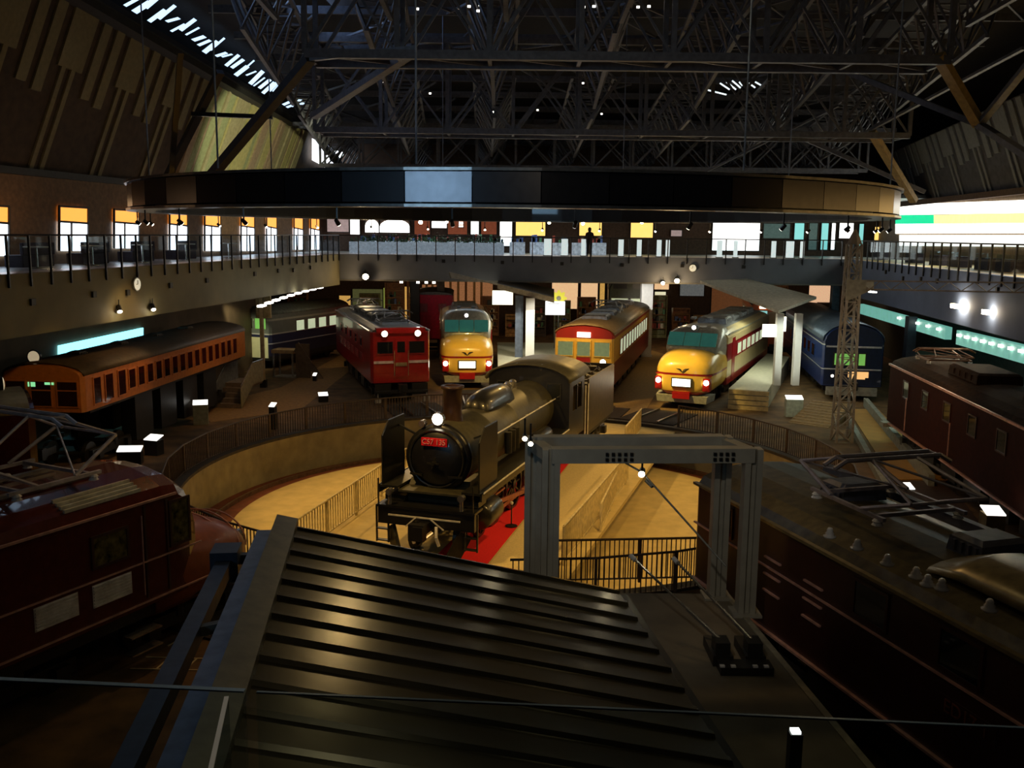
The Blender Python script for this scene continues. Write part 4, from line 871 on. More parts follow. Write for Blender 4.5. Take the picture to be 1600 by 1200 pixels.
# ---- long brown electric locomotive at the right
e = box_loco('electric_locomotive', 'long dark brown electric locomotive standing along the right side, seen from above', (15.98, 36.2, 0), R(180+6.4), 22, 2.8, 1.0, 3.2, .35, mat('blackish_brown_paint', (.05, .011, .005), .7, vary=.2, spec=.08), mat('brown_loco_roof', (.05, .026, .012), .7, vary=.4, spec=.1))
for s in (-1, 1):
    mb = MB(); mb.b2((s*1.4, .2, 3.17), (s*1.47, 21.8, 3.24)); mb.build('rain_gutter', trim_pink, e)
    for k in range(9): window(e, s*1.4, 2.4+k*2.2, 2.55, .6, .55, s, win_dark, maroon_dark, 'side_window')
    for y in (2.7, 7.3, 14, 19): mb = MB(); mb.bar((s*1.46, y, 1.1), (s*1.46, y, 2.3), .03); mb.build('grab_rail', trim_pink, e)
    mb = MB(); mb.b2((s*1.35, .5, .92), (s*1.44, 21.5, .98)); mb.build('lower_sill', trim_pink, e)
mb = MB(); mb.b2((-1.45, -.5, .7), (1.45, 0, .85)); mb.build('end_platform', skirt_g, e)
for x in (-.75, .75): fwindow(e, x, -.01, 2.6, .6, .5, win_dark, trim_pink)
for y in (4.5, 10.5, 16): roof_unit(e, y, 3.5, 1.4, 2.6, .35, mat('brown_loco_roof', (.09, .06, .04)))
for y in (1.8, 13.5): pantograph(e, y, 3.55, 1.7, .35, 1.3, mat('rusty_brown_steel', (.25, .13, .08), .4, .5))
for y in (2.4, 6.6, 15.4, 19.6): bogie(e, y)

# ---- streamlined maroon locomotive in the left foreground
e = vehicle('streamlined_locomotive', 'maroon streamlined electric locomotive with rounded nose and tall pantograph, left foreground', 'locomotive', (-7.05, 19.0, 0), R(206.6))
# local +y runs back from the nose, local x to the viewer's left when facing the nose
W = 2.8
def sec(y, hw, zb, zt, sq=4.0, n=28):
    out = []
    for i in range(n):
        t = 2*math.pi*i/n; c, s = math.cos(t), math.sin(t); out.append((hw*math.copysign(abs(c)**(2/sq), c), y, (zb+zt)/2+(zt-zb)/2*math.copysign(abs(s)**(2/sq), s)))
    return out
prof = [(-1.4, 1.15), (1.4, 1.15), (1.4, 3.1)]+[(x, z) for x, z in reversed(arc_roof(2.8, 3.1, .5, 8))][1:-1]+[(-1.4, 3.1)]
mb = MB(); mb.prism(prof, 1.45, 15); mb.build('body', maroon, e)
def cabsec(y, k, zt): return [(x*k, y, 1.15+(z-1.15)*zt) for x, z in prof]
mb = MB(); mb.loft([cabsec(.6, .90, .62), cabsec(.85, .97, .9), cabsec(1.1, .99, .98), cabsec(1.45, 1, 1)]); mb.build('cab_front', maroon, e)
mb = MB(); mb.smooth = True
mb.loft([sec(-1.45, .35, .9, 1.25, 2.4), sec(-1.4, .62, .75, 1.5, 2.4), sec(-1.2, .88, .65, 1.72, 2.6), sec(-.8, 1.12, .6, 1.95, 3), sec(-.1, 1.3, .6, 2.12, 3.2), sec(.8, 1.38, .62, 2.2, 3.6), sec(1.7, 1.39, .7, 2.22, 4.5)])
mb.build('rounded_nose', mat('maroon_nose_paint', (.26, .06, .015), .5, 0, coat=.05, vary=.15), e)
for y, k in ((-.35, 1.0), (-.75, .93), (-1.1, .8)):
    hw = 1.24*k; mb = MB(); pts = [(hw*math.cos(t), y-.12*math.sin(t)*1.0+.02, 1.35+(.74*k+.02)*math.sin(t)) for t in [math.pi*i/18 for i in range(19)]]; mb.tube(pts, .018); mb.build('nose_bead', trim_pink, e)
headlight(e, -.55, -1.25, 1.45, .1, mat('pinkish_lens', (.8, .6, .55), .1, 0, (1, .8, .75), .5), 'nose_lamp'); headlight(e, .55, -1.25, 1.45, .1, mat('pinkish_lens', (.8, .6, .55)), 'nose_lamp')
for s in (-1, 1):
    X = s*1.4
    mb = MB(); mb.b2((X-.01, 1.2, 3.10), (X+s*.05, 15, 3.14)); mb.build('eave_bead', trim_pink, e)
    mb = MB(); mb.b2((X-.01, .6, 1.99), (X+s*.03, 15, 2.02)); mb.build('belt_bead', trim_pink, e)
    mb = MB(); mb.b2((X-.01, -.1, 1.23), (X+s*.04, 15, 1.26)); mb.build('sill_bead', trim_pink, e)
    window(e, X, 1.12, 2.55, .42, .8, s, mat('painted_sheen_glass', (.12, .10, .03), .06, 0, None, 0, .95, scale=7, coat=.6), maroon_dark, 'cab_window')  # yellow reflections painted into the glass as mottling
    window(e, X, 2.72, 2.5, .7, .5, s, mat('painted_sheen_glass', (.05, .05, .02)), maroon_dark, 'side_window')
    window(e, X, 5.6, 2.4, .95, .55, s, win_dark, maroon_dark, 'side_window')
    for y0 in (2.72, 3.85):
        mb = MB(); mb.b2((X-.01, y0-.42, 1.52), (X+s*.006, y0+.42, 1.93))
        for j in range(7): mb.b2((X, y0-.4, 1.53+j*.058), (X+s*.03, y0+.4, 1.56+j*.058))
        mb.build('louvre_grille', mat('bright_louvre_metal', (.85, .82, .8), .35, .2), e)
    mb = MB(); mb.b2((X-.01, 1.92, 1.3), (X+s*.02, 1.97, 3.05)); mb.b2((X-.01, 1.4, 1.3), (X+s*.02, 1.45, 3.05)); o = mb.build('door_seam', maroon_dark, e); mb = MB(); mb.bar((X+s*.05, 2.05, 1.4), (X+s*.05, 2.05, 2.9), .018); mb.build('grab_rail', trim_pink, o)
    mb = MB(); mb.b2((X-.5, 5.4, 3.32), (X-.1*s, 7.6, 3.36)); 
mb = MB(); mb.b2((-1.3, .5, .9), (1.3, 15, 1.15)); mb.build('underframe', blackm, e)
for y in (.6, 4.6, 9, 13): bogie(e, y)
# steps shining in the lamp light
for k, (yy, zz) in enumerate(((2.2, .75), (2.2, .42))): mb = MB(); mb.b2((-1.62, yy-.35, zz), (-1.4, yy+.35, zz+.03)); mb.build('foot_step', chrome, e)
for x in (-.5, .5): mb = MB(); mb.bar((x, 2.3, 3.62), (x, 14, 3.62), .12, .05); mb.build('roof_walkway', silver_roof, e)
for sg in (-1, 1):
    mb = MB()
    for j in range(4): mb.b2((sg*(1.3-j*.09), 1.9, 3.3+j*.045), (sg*(1.25-j*.09), 3.5, 3.36+j*.045))
    mb.build('roof_louvre', mat('bright_roof_metal', (.9, .85, .65), .3, .3), e)
pantograph(e, 3.3, 3.62, 2.1, 1.15, 1.5, mat('pale_grey_pantograph', (.55, .5, .5), .4, .2), .026)
for y in (3.2, 3.9, 8.6, 9.4): mb = MB(); mb.lathe([(0, 0), (.1, 0), (.06, .06), (.09, .09), (.05, .14), (0, .14)], (.55, y, 3.55), 12); mb.build('insulator', porcelain, e)
e_ef = e

# ---- dark boxy locomotive in the right foreground
e = box_loco('electric_locomotive', 'nearly black brown electric locomotive with white roof insulators, right foreground', (5.05, 19.0, 0), R(180-16.5), 16, 2.8, 1.15, 3.1, .35, maroon_dark, mat('dark_olive_roof', (.10, .08, .035), .35, .2, vary=.4))
for s in (-1, 1):
    X = s*1.4
    mb = MB(); mb.b2((X-.01, .1, 3.08), (X+s*.08, 15.9, 3.13)); mb.build('eave_bead', mat('olive_brass_bead', (.30, .24, .12), .3, .4), e)
    mb = MB(); mb.b2((X-.01, .1, 2.28), (X+s*.035, 15.9, 2.31)); mb.build('belt_bead', trim_pink, e)
    mb = MB(); mb.b2((X-.01, .1, 1.12), (X+s*.06, 15.9, 1.16)); mb.build('sill_bead', trim_pink, e)
    for y in (3.0, 4.2):
        for j in range(3): mb = MB(); mb.b2((X, y-.25, 1.85+j*.3), (X+s*.04, y+.25, 1.88+j*.3)); mb.build('ladder_step', trim_pink, e)
    for y in (1.2, 5.6, 7.4, 9.2): window(e, X, y, 2.68, .7, .5, s, win_dark, maroon_dark, 'side_window')
    pl = MB(); pl.b2((X-.01, 7.1, 1.80), (X+s*.02, 8.1, 2.06)); o = pl.build('number_plate', maroon_dark, e)
    text(o, 'ED17 1', X+s*.022, 7.6, 1.93, .26, mat('dull_copper_letters', (.30, .09, .04), .4, .3), math.pi/2, math.pi/2 if s > 0 else -math.pi/2)
    q = MB(); q.lathe([(0, 0), (.13, 0), (.13, .02), (0, .02)], (X, 8.9, 1.95), 16, 'X'); q.build('round_maker_plate', mat('dull_copper_letters', (.30, .09, .04)), e)
for y in (2.6, 6.0, 10.4, 13.4): bogie(e, y)
pantograph(e, 4.0, 3.6, 1.8, .75, 1.6, mat('violet_grey_pantograph', (.42, .38, .42), .35, .4), .03)
for y in (2.4, 5.6): roof_unit(e, y, 3.42, .9, .7, .3, mat('bluish_roof_box', (.12, .13, .18), .4, .3), 'roof_box', -.3)
mb = MB(); mb.bar((-.95, 1.0, 3.5), (-.75, 12.5, 3.5), .14, .14, ); mb.build('roof_conduit', mat('bluish_roof_box', (.12, .13, .18)), e)
INS = [(1297, 828), (1340, 846), (1387, 870), (1432, 890), (1450, 902), (1472, 908), (1547, 940)]
er = Matrix.Rotation(-R(180-16.5), 4, 'Z'); em = Matrix.Translation((5.05, 19.0, 0)) @ er; ei = em.inverted()
for px, py in INS:
    p = ei @ G(px, py, 3.62); mb = MB(); mb.smooth = True; mb.lathe([(0, 0), (.09, 0), (.10, .03), (.06, .05), (.07, .07), (.045, .10), (.05, .12), (.03, .155), (0, .155)], (p.x, p.y, 3.50), 14); mb.build('insulator', porcelain, e)
mb = MB(); pr = arc_roof(1.5, 3.45, .32, 8); mb.smooth = True; mb.loft([[(x+.25, 6.2, 3.3+(z-3.3)*.5) for x, z in pr], [(x+.25, 6.8, z) for x, z in pr], [(x+.25, 15, z) for x, z in pr]]); mb.build('raised_roof', mat('olive_brass_roof', (.28, .22, .10), .3, .3, vary=.3), e)
e_ed = e
# ================================================================== FOREGROUND: PLATFORM CANOPY, GANTRY, PLATFORM
CH = R(-7.7)
c0 = Vector((-2.8, 11.54, 4.3)); A = math.radians(7.7); CL = 9.0; CWID = 4.32; slope = math.atan2(1.05, CWID)
# local: x across (falling to the right), y towards the viewer
e = thing('platform_canopy', 'large olive ribbed metal canopy roof sloping right, filling the bottom centre', 'canopy roof', (c0.x, c0.y, 0), A)
def cz(x): return c0.z-math.tan(slope)*x
mb = MB(); pitch = .47; s_ = 0.0; prof = [(0, 0)]
while s_ < CL: prof += [(s_+.02, 0), (s_+.31, 0), (s_+.335, .038), (s_+.42, .038), (s_+.455, 0)]; s_ += pitch
def rib_sheet(prof, x0, x1, th=.012):
    n = len(prof); vs = []
    for x in (x0, x1):
        for s, h in prof: vs.append((x, -s, cz(x)+h))
    for x in (x0, x1):
        for s, h in prof: vs.append((x, -s, cz(x)+h-th))
    fs = [(i, i+1, n+i+1, n+i) for i in range(n-1)]+[(2*n+i, 2*n+i+1, 3*n+i+1, 3*n+i) for i in range(n-1)]
    fs += [(i, i+1, 2*n+i+1, 2*n+i) for i in range(n-1)]+[(n+i, n+i+1, 3*n+i+1, 3*n+i) for i in range(n-1)]
    return vs, fs
vs, fs = rib_sheet(prof, 0, CWID); mb.add(vs, fs); mb.build('ribbed_roof_sheet', roof_metal, e)
mb = MB(); mb.add([(0, .2, cz(0)-.02), (CWID, .2, cz(CWID)-.02), (CWID, .02, cz(CWID)+.03), (0, .02, cz(0)+.03), (0, .2, cz(0)-.12), (CWID, .2, cz(CWID)-.12), (CWID, .02, cz(CWID)-.09), (0, .02, cz(0)-.09)], [(0, 1, 2, 3), (4, 5, 6, 7), (0, 1, 5, 4), (1, 2, 6, 5), (2, 3, 7, 6), (3, 0, 4, 7)])
mb.build('end_flashing', roof_metal, e)
mb = MB(); mb.add([(x, y, cz(x)+dz) for dz in (.10, -.12) for x, y in ((-.16, .15), (.10, .15), (.10, -CL), (-.16, -CL))], [(0, 1, 2, 3), (4, 5, 6, 7), (0, 1, 5, 4), (1, 2, 6, 5), (2, 3, 7, 6), (3, 0, 4, 7)]); mb.build('verge_trim', mat('olive_verge_metal', (.13, .12, .07), .4, .5), e)
mb = MB(); mb.b2((-.42, -CL, 4.04), (-.17, .2, 4.22)); mb.build('gutter', steel_b, e)
mb = MB(); mb.b2((-.86, -CL, 3.82), (-.68, -.1, 4.0)); mb.build('side_beam', mat('dark_blue_grey_steel', (.05, .06, .085), .5, .3), e)
mb = MB(); mb.b2((-.93, -.3, 3.72), (-.6, .1, 4.1)); mb.b2((-.62, -.05, 3.86), (-.1, .06, 3.98)); mb.build('beam_bracket', mat('dark_blue_grey_steel', (.05, .06, .085)), e)
for y in (-2.2, -5.4):
    mb = MB(); mb.b2((-.9, y-.06, 3.84), (CWID-.1, y+.06, 3.96-.0)) if False else mb.bar((-.8, y, 3.9), (0, y, 4.05), .1)
    mb.build('cross_arm', steel, e)
for y in (-1.5, -5.0): mb = MB(); mb.b2((2.0, y-.1, .0), (2.2, y+.1, cz(2.1)-.1)); mb.build('support_post', steel, e)
mb = MB(); mb.bar((1.0, -.1, cz(1.0)-.18), (1.0, -CL, cz(1.0)-.18), .12); mb.bar((3.2, -.1, cz(3.2)-.18), (3.2, -CL, cz(3.2)-.18), .12); mb.build('purlin', steel, e)
# eaves bearer with dark scalloped filler along the right edge
mb = MB(); mb.add([(x, -s, z) for x in (CWID-.02, CWID+.10) for s, z in ((0, cz(CWID)-.16), (CL, cz(CWID)-.16), (CL, cz(CWID)-.02), (0, cz(CWID)-.02))], [(0, 1, 2, 3), (4, 5, 6, 7), (0, 1, 5, 4), (1, 2, 6, 5), (2, 3, 7, 6), (3, 0, 4, 7)])
mb.build('eaves_gutter', dark, e)

mb = MB(); mb.poly([(-.2, 16.1), (3.92, 16.1), (4.42, 10.6), (4.85, 6.5), (5.0, 4), (-.2, 4)], 0, 1.7)
tag(mb.build('station_platform', mat('dusty_olive_platform', (.15, .125, .085), .8, scale=2, vary=.2, bump=.2)), 'grey-brown platform slab beside the ribbed canopy, carrying the gantry', 'platform')
mb = MB(); mb.poly([(3.80, 16.05), (3.9, 16.05), (4.4, 10.6), (4.3, 10.6)], 1.7, 1.72); mb.poly([(4.3, 10.6), (4.4, 10.6), (4.83, 6.5), (4.73, 6.5)], 1.7, 1.72)
tag(mb.build('platform_edge_strip', mat('pale_edge_stone', (.3, .26, .18), .7)), 'paler edging strip along the near platform slab', 'edging')
# gantry of grey box girders
fl, fr, rl, rr = Vector((.65, 15.05, 0)), Vector((3.98, 15.24, 0)), Vector((.38, 15.75, 0)), Vector((3.65, 15.98, 0))
e = thing('portal_gantry', 'grey steel double portal gantry with square posts over the lit turntable pit', 'gantry', (fr.x, fr.y, 1.7)); o_ = Vector((fr.x, fr.y, 1.7))
gm = mat('grey_gantry_steel', (.36, .33, .26), .6, 0, scale=3, vary=.12)
zt_f = 4.56; zt_r = 4.6
for v, zt in ((fl, zt_f), (fr, zt_f), (rl, zt_r), (rr, zt_r)):
    mb = MB(); v2 = v-o_; mb.b2((v2.x-.145, v2.y-.13, 0.0), (v2.x-.05, v2.y+.13, zt-1.7)); mb.b2((v2.x+.05, v2.y-.13, 0), (v2.x+.145, v2.y+.13, zt-1.7)); mb.b2((v2.x-.05, v2.y-.05, 0), (v2.x+.05, v2.y+.05, zt-1.7)); mb.b2((v2.x-.24, v2.y-.22, 0), (v2.x+.24, v2.y+.22, .04))
    mb.build('post', gm, e)
mb = MB(); mb.bar(Vector((fl.x-.0, fl.y-.02, zt_f-.1))-o_, Vector((fr.x, fr.y-.02, zt_f-.1))-o_, .24, .24); mb.cur = 1; bolts = mb
for u in (.27, .30, .33, .36, .39, .8, .83, .86, .89):
    for dz in (-.2, .02): p = fl.lerp(fr, u)-o_; bolts.box((p.x, p.y-.16, zt_f-1.7-.1+dz*.4+.03), (.05, .05, .05))
mb.build('front_beam', [gm, dark], e)
mb = MB(); mb.bar(Vector((rl.x, rl.y, zt_r-.1))-o_, Vector((rr.x, rr.y, zt_r-.1))-o_, .24, .24); mb.build('rear_beam', gm, e, .01)
for a_, b_ in ((fl, rl), (fr, rr)): mb = MB(); mb.bar(Vector((a_.x, a_.y, zt_f-.12))-o_, Vector((b_.x, b_.y, zt_r-.12))-o_, .2, .2); mb.build('side_beam', gm, e)
for px, py in ((820, 683), (829, 691)):
    p = D(px, py, 14.9); spot_fixture('gantry_spotlight', 'bright small spotlight on the left top corner of the grey gantry, %s of the pair' % ('upper' if py < 690 else 'lower'), p, p+Vector((0, -1, -.3)), .045, glow('spot_face_warm', (1, .85, .55), 25))
p = D(1003, 738, 15.2); spot_fixture('gantry_spotlight', 'single small bright lamp hanging on a rod below the gantry front beam', p, p+Vector((-.2, -1, -.2)), .06, glow('spot_face_warm', (1, .85, .55), 25))
mb = MB(); mb.cyl(D(975, 722, 15.1), D(1003, 738, 15.2), .02, 6); mb.cyl(D(1005, 740, 15.2), D(1135, 885, 14.2), .016, 6); mb.cyl(D(1010, 750, 15.2), D(1020, 760, 15.1), .04, 8)
tag(mb.build('stay_wire', steel), 'thin slanting stay wire from the gantry lamp down to the right', 'wire')
# lever stand on the platform
base = G(1150, 1030, 1.7)
e = thing('lever_stand', 'black twin lever stand with two long slanting silver rods on the near platform', 'lever stand', base)
mb = MB(); mb.b2((-.35, -.55, 0), (.42, -.25, .12)); mb.b2((-.4, -.25, 0), (-.1, .5, .16)); mb.b2((.08, -.25, 0), (.38, .5, .16)); mb.b2((-.36, -.2, .16), (-.14, .1, .34)); mb.b2((.12, -.2, .16), (.34, .1, .34)); mb.build('cast_base', blackm, e)
for (tx, ty), (bx, by), xs in (((985, 868), (1112, 1018), -.25), ((1052, 872), (1165, 1002), .23)):
    b_ = Vector((xs, .0, .3)); t_ = G(tx, ty, 2.75)-base; mb = MB(); mb.cyl(b_, t_, .022, 8); mb.cyl(b_, b_.lerp(t_, .35), .034, 8); o = mb.build('lever_rod', chrome, e)
    q = MB(); q.cyl(t_.lerp(b_, .06), t_, .04, 8); q.build('hand_grip', porcelain, o)
for x in (-.33, -.17, .15, .31): mb = MB(); mb.b2((x-.035, -.56, .13), (x+.035, -.5, .155)); mb.build('terminal_cap', porcelain, e)
p = G(1243, 1140, 2.45); e = thing('bollard', 'narrow black bollard with a small white lamp on top, bottom edge of the platform', 'bollard', (p.x, p.y, 1.7))
mb = MB(); mb.b2((-.07, -.07, 0), (.07, .07, .72)); mb.build('post', blackm, e); mb = MB(); mb.b2((-.05, -.05, .72), (.05, .05, .75)); mb.build('lamp_cap', lamp_dot, e)
# painted outlines on the floor at the left
mb = MB(); wl = .035
def fl_line(a, b, z=.006): p, q = G(*a), G(*b); mb.bar((p.x, p.y, z), (q.x, q.y, z), wl, .008)
for a, b in (((203, 1045), (340, 1048)), ((228, 1027), (345, 1030)), ((245, 1045), (265, 1028)), ((290, 1046), (308, 1029)), ((262, 1010), (305, 985)), ((345, 1045), (352, 1030))): fl_line(a, b)
tag(mb.build('floor_marking', mat('worn_cream_line_paint', (.6, .5, .3), .6)), 'worn cream ladder-shaped line marking on the floor left of the canopy beams', 'floor marking')
# glass balustrade before the viewer
a = G(-60, 1062, 7.58); b = G(1660, 1143, 7.58)
edge_g = mat('faint_edge_highlight', (.10, .15, .2), .25, 0, coat=.3); edge_b = mat('bright_edge_highlight', (.8, .85, .9), .3)  # edge highlights painted as pale strips, one tone per pane
def gpane(name, label, p, q, em=None, tw=.006):
    d = (q-p).normalized(); n = Vector((-d.y, d.x, 0))*tw; mb = MB(); mb.poly([(p.x, p.y), (q.x, q.y), (q.x+n.x, q.y+n.y), (p.x+n.x, p.y+n.y)], 6.75, p.z); o = tag(mb.build(name, GLASS), label, 'glass pane'); mb = MB(); mb.poly([(p.x, p.y), (q.x, q.y), (q.x+n.x, q.y+n.y), (p.x+n.x, p.y+n.y)], p.z, p.z+.0015); mb.build('edge_highlight', em or edge_g, o); return o
dd = (b-a).normalized(); kx = G(384, 1092, 7.58); tt = (kx-a).dot(dd)
gpane('balustrade_glass', 'clear glass balustrade pane at the lower left edge of the view', a, a+dd*(tt-.006), mat('blue_edge_highlight', (.2, .28, .36), .25))
gpane('balustrade_glass', 'clear wide glass balustrade pane crossing the canopy at the bottom of the view', a+dd*(tt+.006), b, None, .003)
gpane('balustrade_glass', 'short glass return pane with a bright edge at the lower left, meeting the wide pane', kx-dd*.02, G(318, 1235, 7.58), edge_b, .004)

# ================================================================== MASTS, PLATFORMS AND SMALL THINGS ON THE FLOOR
def lattice_mast(name, label, p, h, w, tw, m, cat='mast', seg=.55):
    e = thing(name, label, cat, p); lg = MB(); br = MB()
    for sx in (-1, 1):
        for sy in (-1, 1): lg.bar((sx*w/2, sy*w/2, 0), (sx*tw/2, sy*tw/2, h), .085)
    n = int(h/seg)
    for i in range(n):
        z0, z1 = h*i/n, h*(i+1)/n; a0 = (w+(tw-w)*i/n)/2; a1 = (w+(tw-w)*(i+1)/n)/2
        for s in (-1, 1):
            br.bar((-a0*(1 if i % 2 else -1), s*a0, z0), (a1*(1 if i % 2 else -1), s*a1, z1), .05); br.bar((s*a0, -a0*(1 if i % 2 else -1), z0), (s*a1, a1*(1 if i % 2 else -1), z1), .05)
            br.bar((-a0, s*a0, z0), (a0, s*a0, z0), .03)
    lg.build('corner_leg', m, e); br.build('lacing', m, e); return e
mm = mat('weathered_mast_steel', (.34, .31, .27), .6)
mp = Vector((13.1, 36.8, 0)); e = lattice_mast('lattice_mast', 'tall grey lattice mast with a bracket plate and long crossbeam at right', mp, 7.75, .62, .42, mm)
mb = MB(); mb.prism([(-.3, 5.55), (.75, 6.05), (.75, 6.4), (-.3, 6.4)], -.28, -.24); mb.build('bracket_plate', mat('beige_bracket_plate', (.3, .28, .23), .5), e)
mb = MB(); ba = Vector((.3, 0, 6.35)); bb = Vector((3.75, -5.7, 6.6)); dz_ = Vector((0, 0, -.32)); mb.bar(ba, bb, .05); mb.bar(ba+dz_, bb+dz_, .05)
for k in range(14): p_ = ba.lerp(bb, k/14); q_ = ba.lerp(bb, (k+1)/14); mb.bar(p_+(dz_ if k % 2 else Vector()), q_+(Vector() if k % 2 else dz_), .025)
mb.build('crossbeam', mm, e); mb = MB(); mb.lathe([(0, 7.75), (.3, 7.75), (.2, 8.0), (.05, 8.3), (0, 8.3)], n=8); mb.build('finial', mm, e)
p = G(412, 605); e = thing('utility_pole', 'tall cream pole with a slim box near the top, beside the pale cream train', 'pole', p)
mb = MB(); mb.b2((-.09, -.09, .35), (.09, .09, 5.0)); mb.build('shaft', mat('cream_pole_paint', (.55, .42, .22), .5), e); mb = MB(); mb.b2((-.16, -.16, 0), (.16, .16, .4)); mb.build('base', blackm, e)
mb = MB(); mb.b2((-.25, -.1, 3.6), (-.12, .1, 4.9)); mb.b2((.12, -.1, 3.6), (.5, .1, 4.8)); mb.build('box', mat('tan_box', (.4, .28, .12), .5), e)
# stairs at the ochre railcar
p = G(356, 638); e = thing('staircase', 'short grey boarding staircase with side panels at the end of the ochre railcar', 'stairs', p, R(-8))
mb = MB()
for k in range(5): mb.b2((-.6, k*.28, k*.2), (.6, k*.28+.3, k*.2+.2))
mb.b2((-.6, 1.4, .8), (.6, 2.6, 1.0)); mb.build('tread', mat('brown_stair_tread', (.2, .14, .09), .7), e)
for s, mname in ((-1, steel), (1, mat('olive_stair_panel', (.28, .24, .14), .5))):
    mb = MB(); mb.add([(s*.62+d, y, z) for d in (0, s*.04) for y, z in ((0, 0), (1.4, .9), (2.6, .9), (2.6, 1.9), (1.4, 1.9), (0, .95))], [(0, 1, 2, 3, 4, 5), (6, 7, 8, 9, 10, 11)]+[(i, (i+1) % 6, 6+(i+1) % 6, 6+i) for i in range(6)])
    mb.build('side_panel', mname, e)
    mb = MB(); mb.tube([(s*.64, 0, 1.0), (s*.64, 1.4, 1.95), (s*.64, 2.6, 1.95)], .025); mb.build('handrail', chrome, e)
p = G(443, 590); e = thing('display_stand', 'open framed stand with a tan top, between the cream pole and the crimson locomotive', 'stand', p, R(-10))
mb = MB(); 
for x in (-.55, .55):
    for y in (0, .8): mb.b2((x-.04, y-.04, 0), (x+.04, y+.04, 1.35))
mb.b2((-.6, -.05, 0), (.6, .85, .06)); mb.build('frame', mat('pale_frame_metal', (.4, .38, .34), .4, .4), e)
mb = MB(); mb.b2((-.65, -.08, 1.35), (.65, .9, 1.55)); mb.build('top', mat('tan_top', (.5, .33, .14), .6), e)
mb = MB(); mb.b2((.7, .1, 0), (1.5, .2, 1.9)); mb.add([(.65, 0, 1.5), (.9, 0, 2.0), (2.3, 0, 0), (2.0, 0, 0), (.65, .1, 1.5), (.9, .1, 2.0), (2.3, .1, 0), (2.0, .1, 0)], [(0, 1, 2, 3), (4, 5, 6, 7), (0, 1, 5, 4), (1, 2, 6, 5), (2, 3, 7, 6), (3, 0, 4, 7)]); mb.build('side_screen', mat('brown_screen_panel', (.16, .1, .05), .7), e)
# lit information bollards
def info_box(label, p, w, h, cm, em=None, d=None, es=True):
    e = thing('information_stand', label, 'stand', (p[0], p[1], 0), R(rnd.uniform(-20, 20))); d = d or w
    mb = MB(); mb.b2((-w/2, -d/2, 0), (w/2, d/2, h)); mb.build('cabinet', cm, e, .01)
    mb = MB(); mb.add([(-w/2, -d/2, h), (w/2, -d/2, h), (w/2, d/2, h+.12), (-w/2, d/2, h+.12), (-w/2, -d/2, h+.03), (w/2, -d/2, h+.03), (w/2, d/2, h+.15), (-w/2, d/2, h+.15)], [(0, 1, 2, 3), (4, 5, 6, 7), (0, 1, 5, 4), (1, 2, 6, 5), (2, 3, 7, 6), (3, 0, 4, 7)]); mb.build('sloping_top', em or glow('stand_top_light', (1, .97, .9), 1.6), e); return e
olive = mat('olive_cabinet', (.22, .17, .08), .6)
info_box('square olive stand with a bright white top beside the long brown locomotive', (12.55, 23.85), .48, .95, olive)
info_box('pale lit cabinet with a white top at the foot of the right-hand platform', (12.7, 42.0), .75, .8, mat('pale_green_cabinet', (.5, .55, .45), .5), None, .35)
info_box('greenish stand with a glowing top in front of the boarding staircase', (-13.0, 38.9), .6, .85, mat('grey_green_cabinet', (.25, .25, .18), .6), None, .4)
info_box('low dark stand with a bright top left of the pit fence', (-12.9, 33.4), .55, .55, dark, None, .4)
info_box('dark stand with a long bright top behind the tall pantograph', (-13.2, 32.0), .8, .45, dark, None, .35)
info_box('slim dark post with a lit cap on the far left rim of the pit', (-9.75, 38.0), .25, .95, blackm)
info_box('small dark stand with a lit top at the left flank of the crimson locomotive', (-9.0, 44.5), .45, .3, dark, None, .25)
info_box('tiny lit-topped stand on the brown floor between the framed stand and crimson locomotive', (-10.7, 50.8), .2, .3, dark)
info_box('low stand with a lit top on the dark floor near the amber walkway', (12.75, 29.6), .35, .05, dark)
info_box('small stand with a glowing top at the far end of the amber walkway', (18.6, 42.6), .9, .5, dark, None, .35)
# amber walkway and its parapets
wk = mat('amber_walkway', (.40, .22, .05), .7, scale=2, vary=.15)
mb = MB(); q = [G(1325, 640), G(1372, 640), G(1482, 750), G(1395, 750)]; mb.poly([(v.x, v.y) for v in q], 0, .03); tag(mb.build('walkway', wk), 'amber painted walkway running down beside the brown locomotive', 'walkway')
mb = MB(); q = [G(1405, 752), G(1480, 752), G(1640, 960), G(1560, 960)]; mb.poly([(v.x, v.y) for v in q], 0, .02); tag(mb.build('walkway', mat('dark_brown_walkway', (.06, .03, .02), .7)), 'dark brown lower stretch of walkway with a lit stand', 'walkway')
for label, pa, pb_, hh in (('grey parapet wall between the amber walkway and the brown locomotive', G(1357, 622, .4), G(1462, 742, .4), .4), ('low olive kerb wall on the left of the amber walkway', G(1318, 640), G(1425, 830), .25)):
    p, q = Vector((pa.x-.12, pa.y, 0)), Vector((pb_.x-.12, pb_.y, 0)); mb = MB(); mb.bar(p+Vector((0, 0, hh/2)), q+Vector((0, 0, hh/2)), .2, hh); tag(mb.build('parapet', mat('grey_parapet', (.24, .25, .22), .7)), label, 'parapet')
p = G(1262, 665); e = thing('access_ramp', 'low brown slatted ramp beside the lattice mast', 'ramp', p, R(-40))
mb = MB(); mb.add([(-.9, 0, .02), (.9, 0, .02), (.9, 2.6, .7), (-.9, 2.6, .7), (-.9, 0, 0), (.9, 0, 0), (.9, 2.6, 0), (-.9, 2.6, 0)], [(0, 1, 2, 3), (4, 5, 6, 7), (0, 1, 5, 4), (1, 2, 6, 5), (2, 3, 7, 6), (3, 0, 4, 7)]); mb.build('wedge', mat('brown_ramp_board', (.25, .16, .07), .7), e)
mb = MB()
for k in range(9): y = .15+k*.28; mb.b2((-.88, y, y*.26+.02), (.88, y+.08, y*.26+.05))
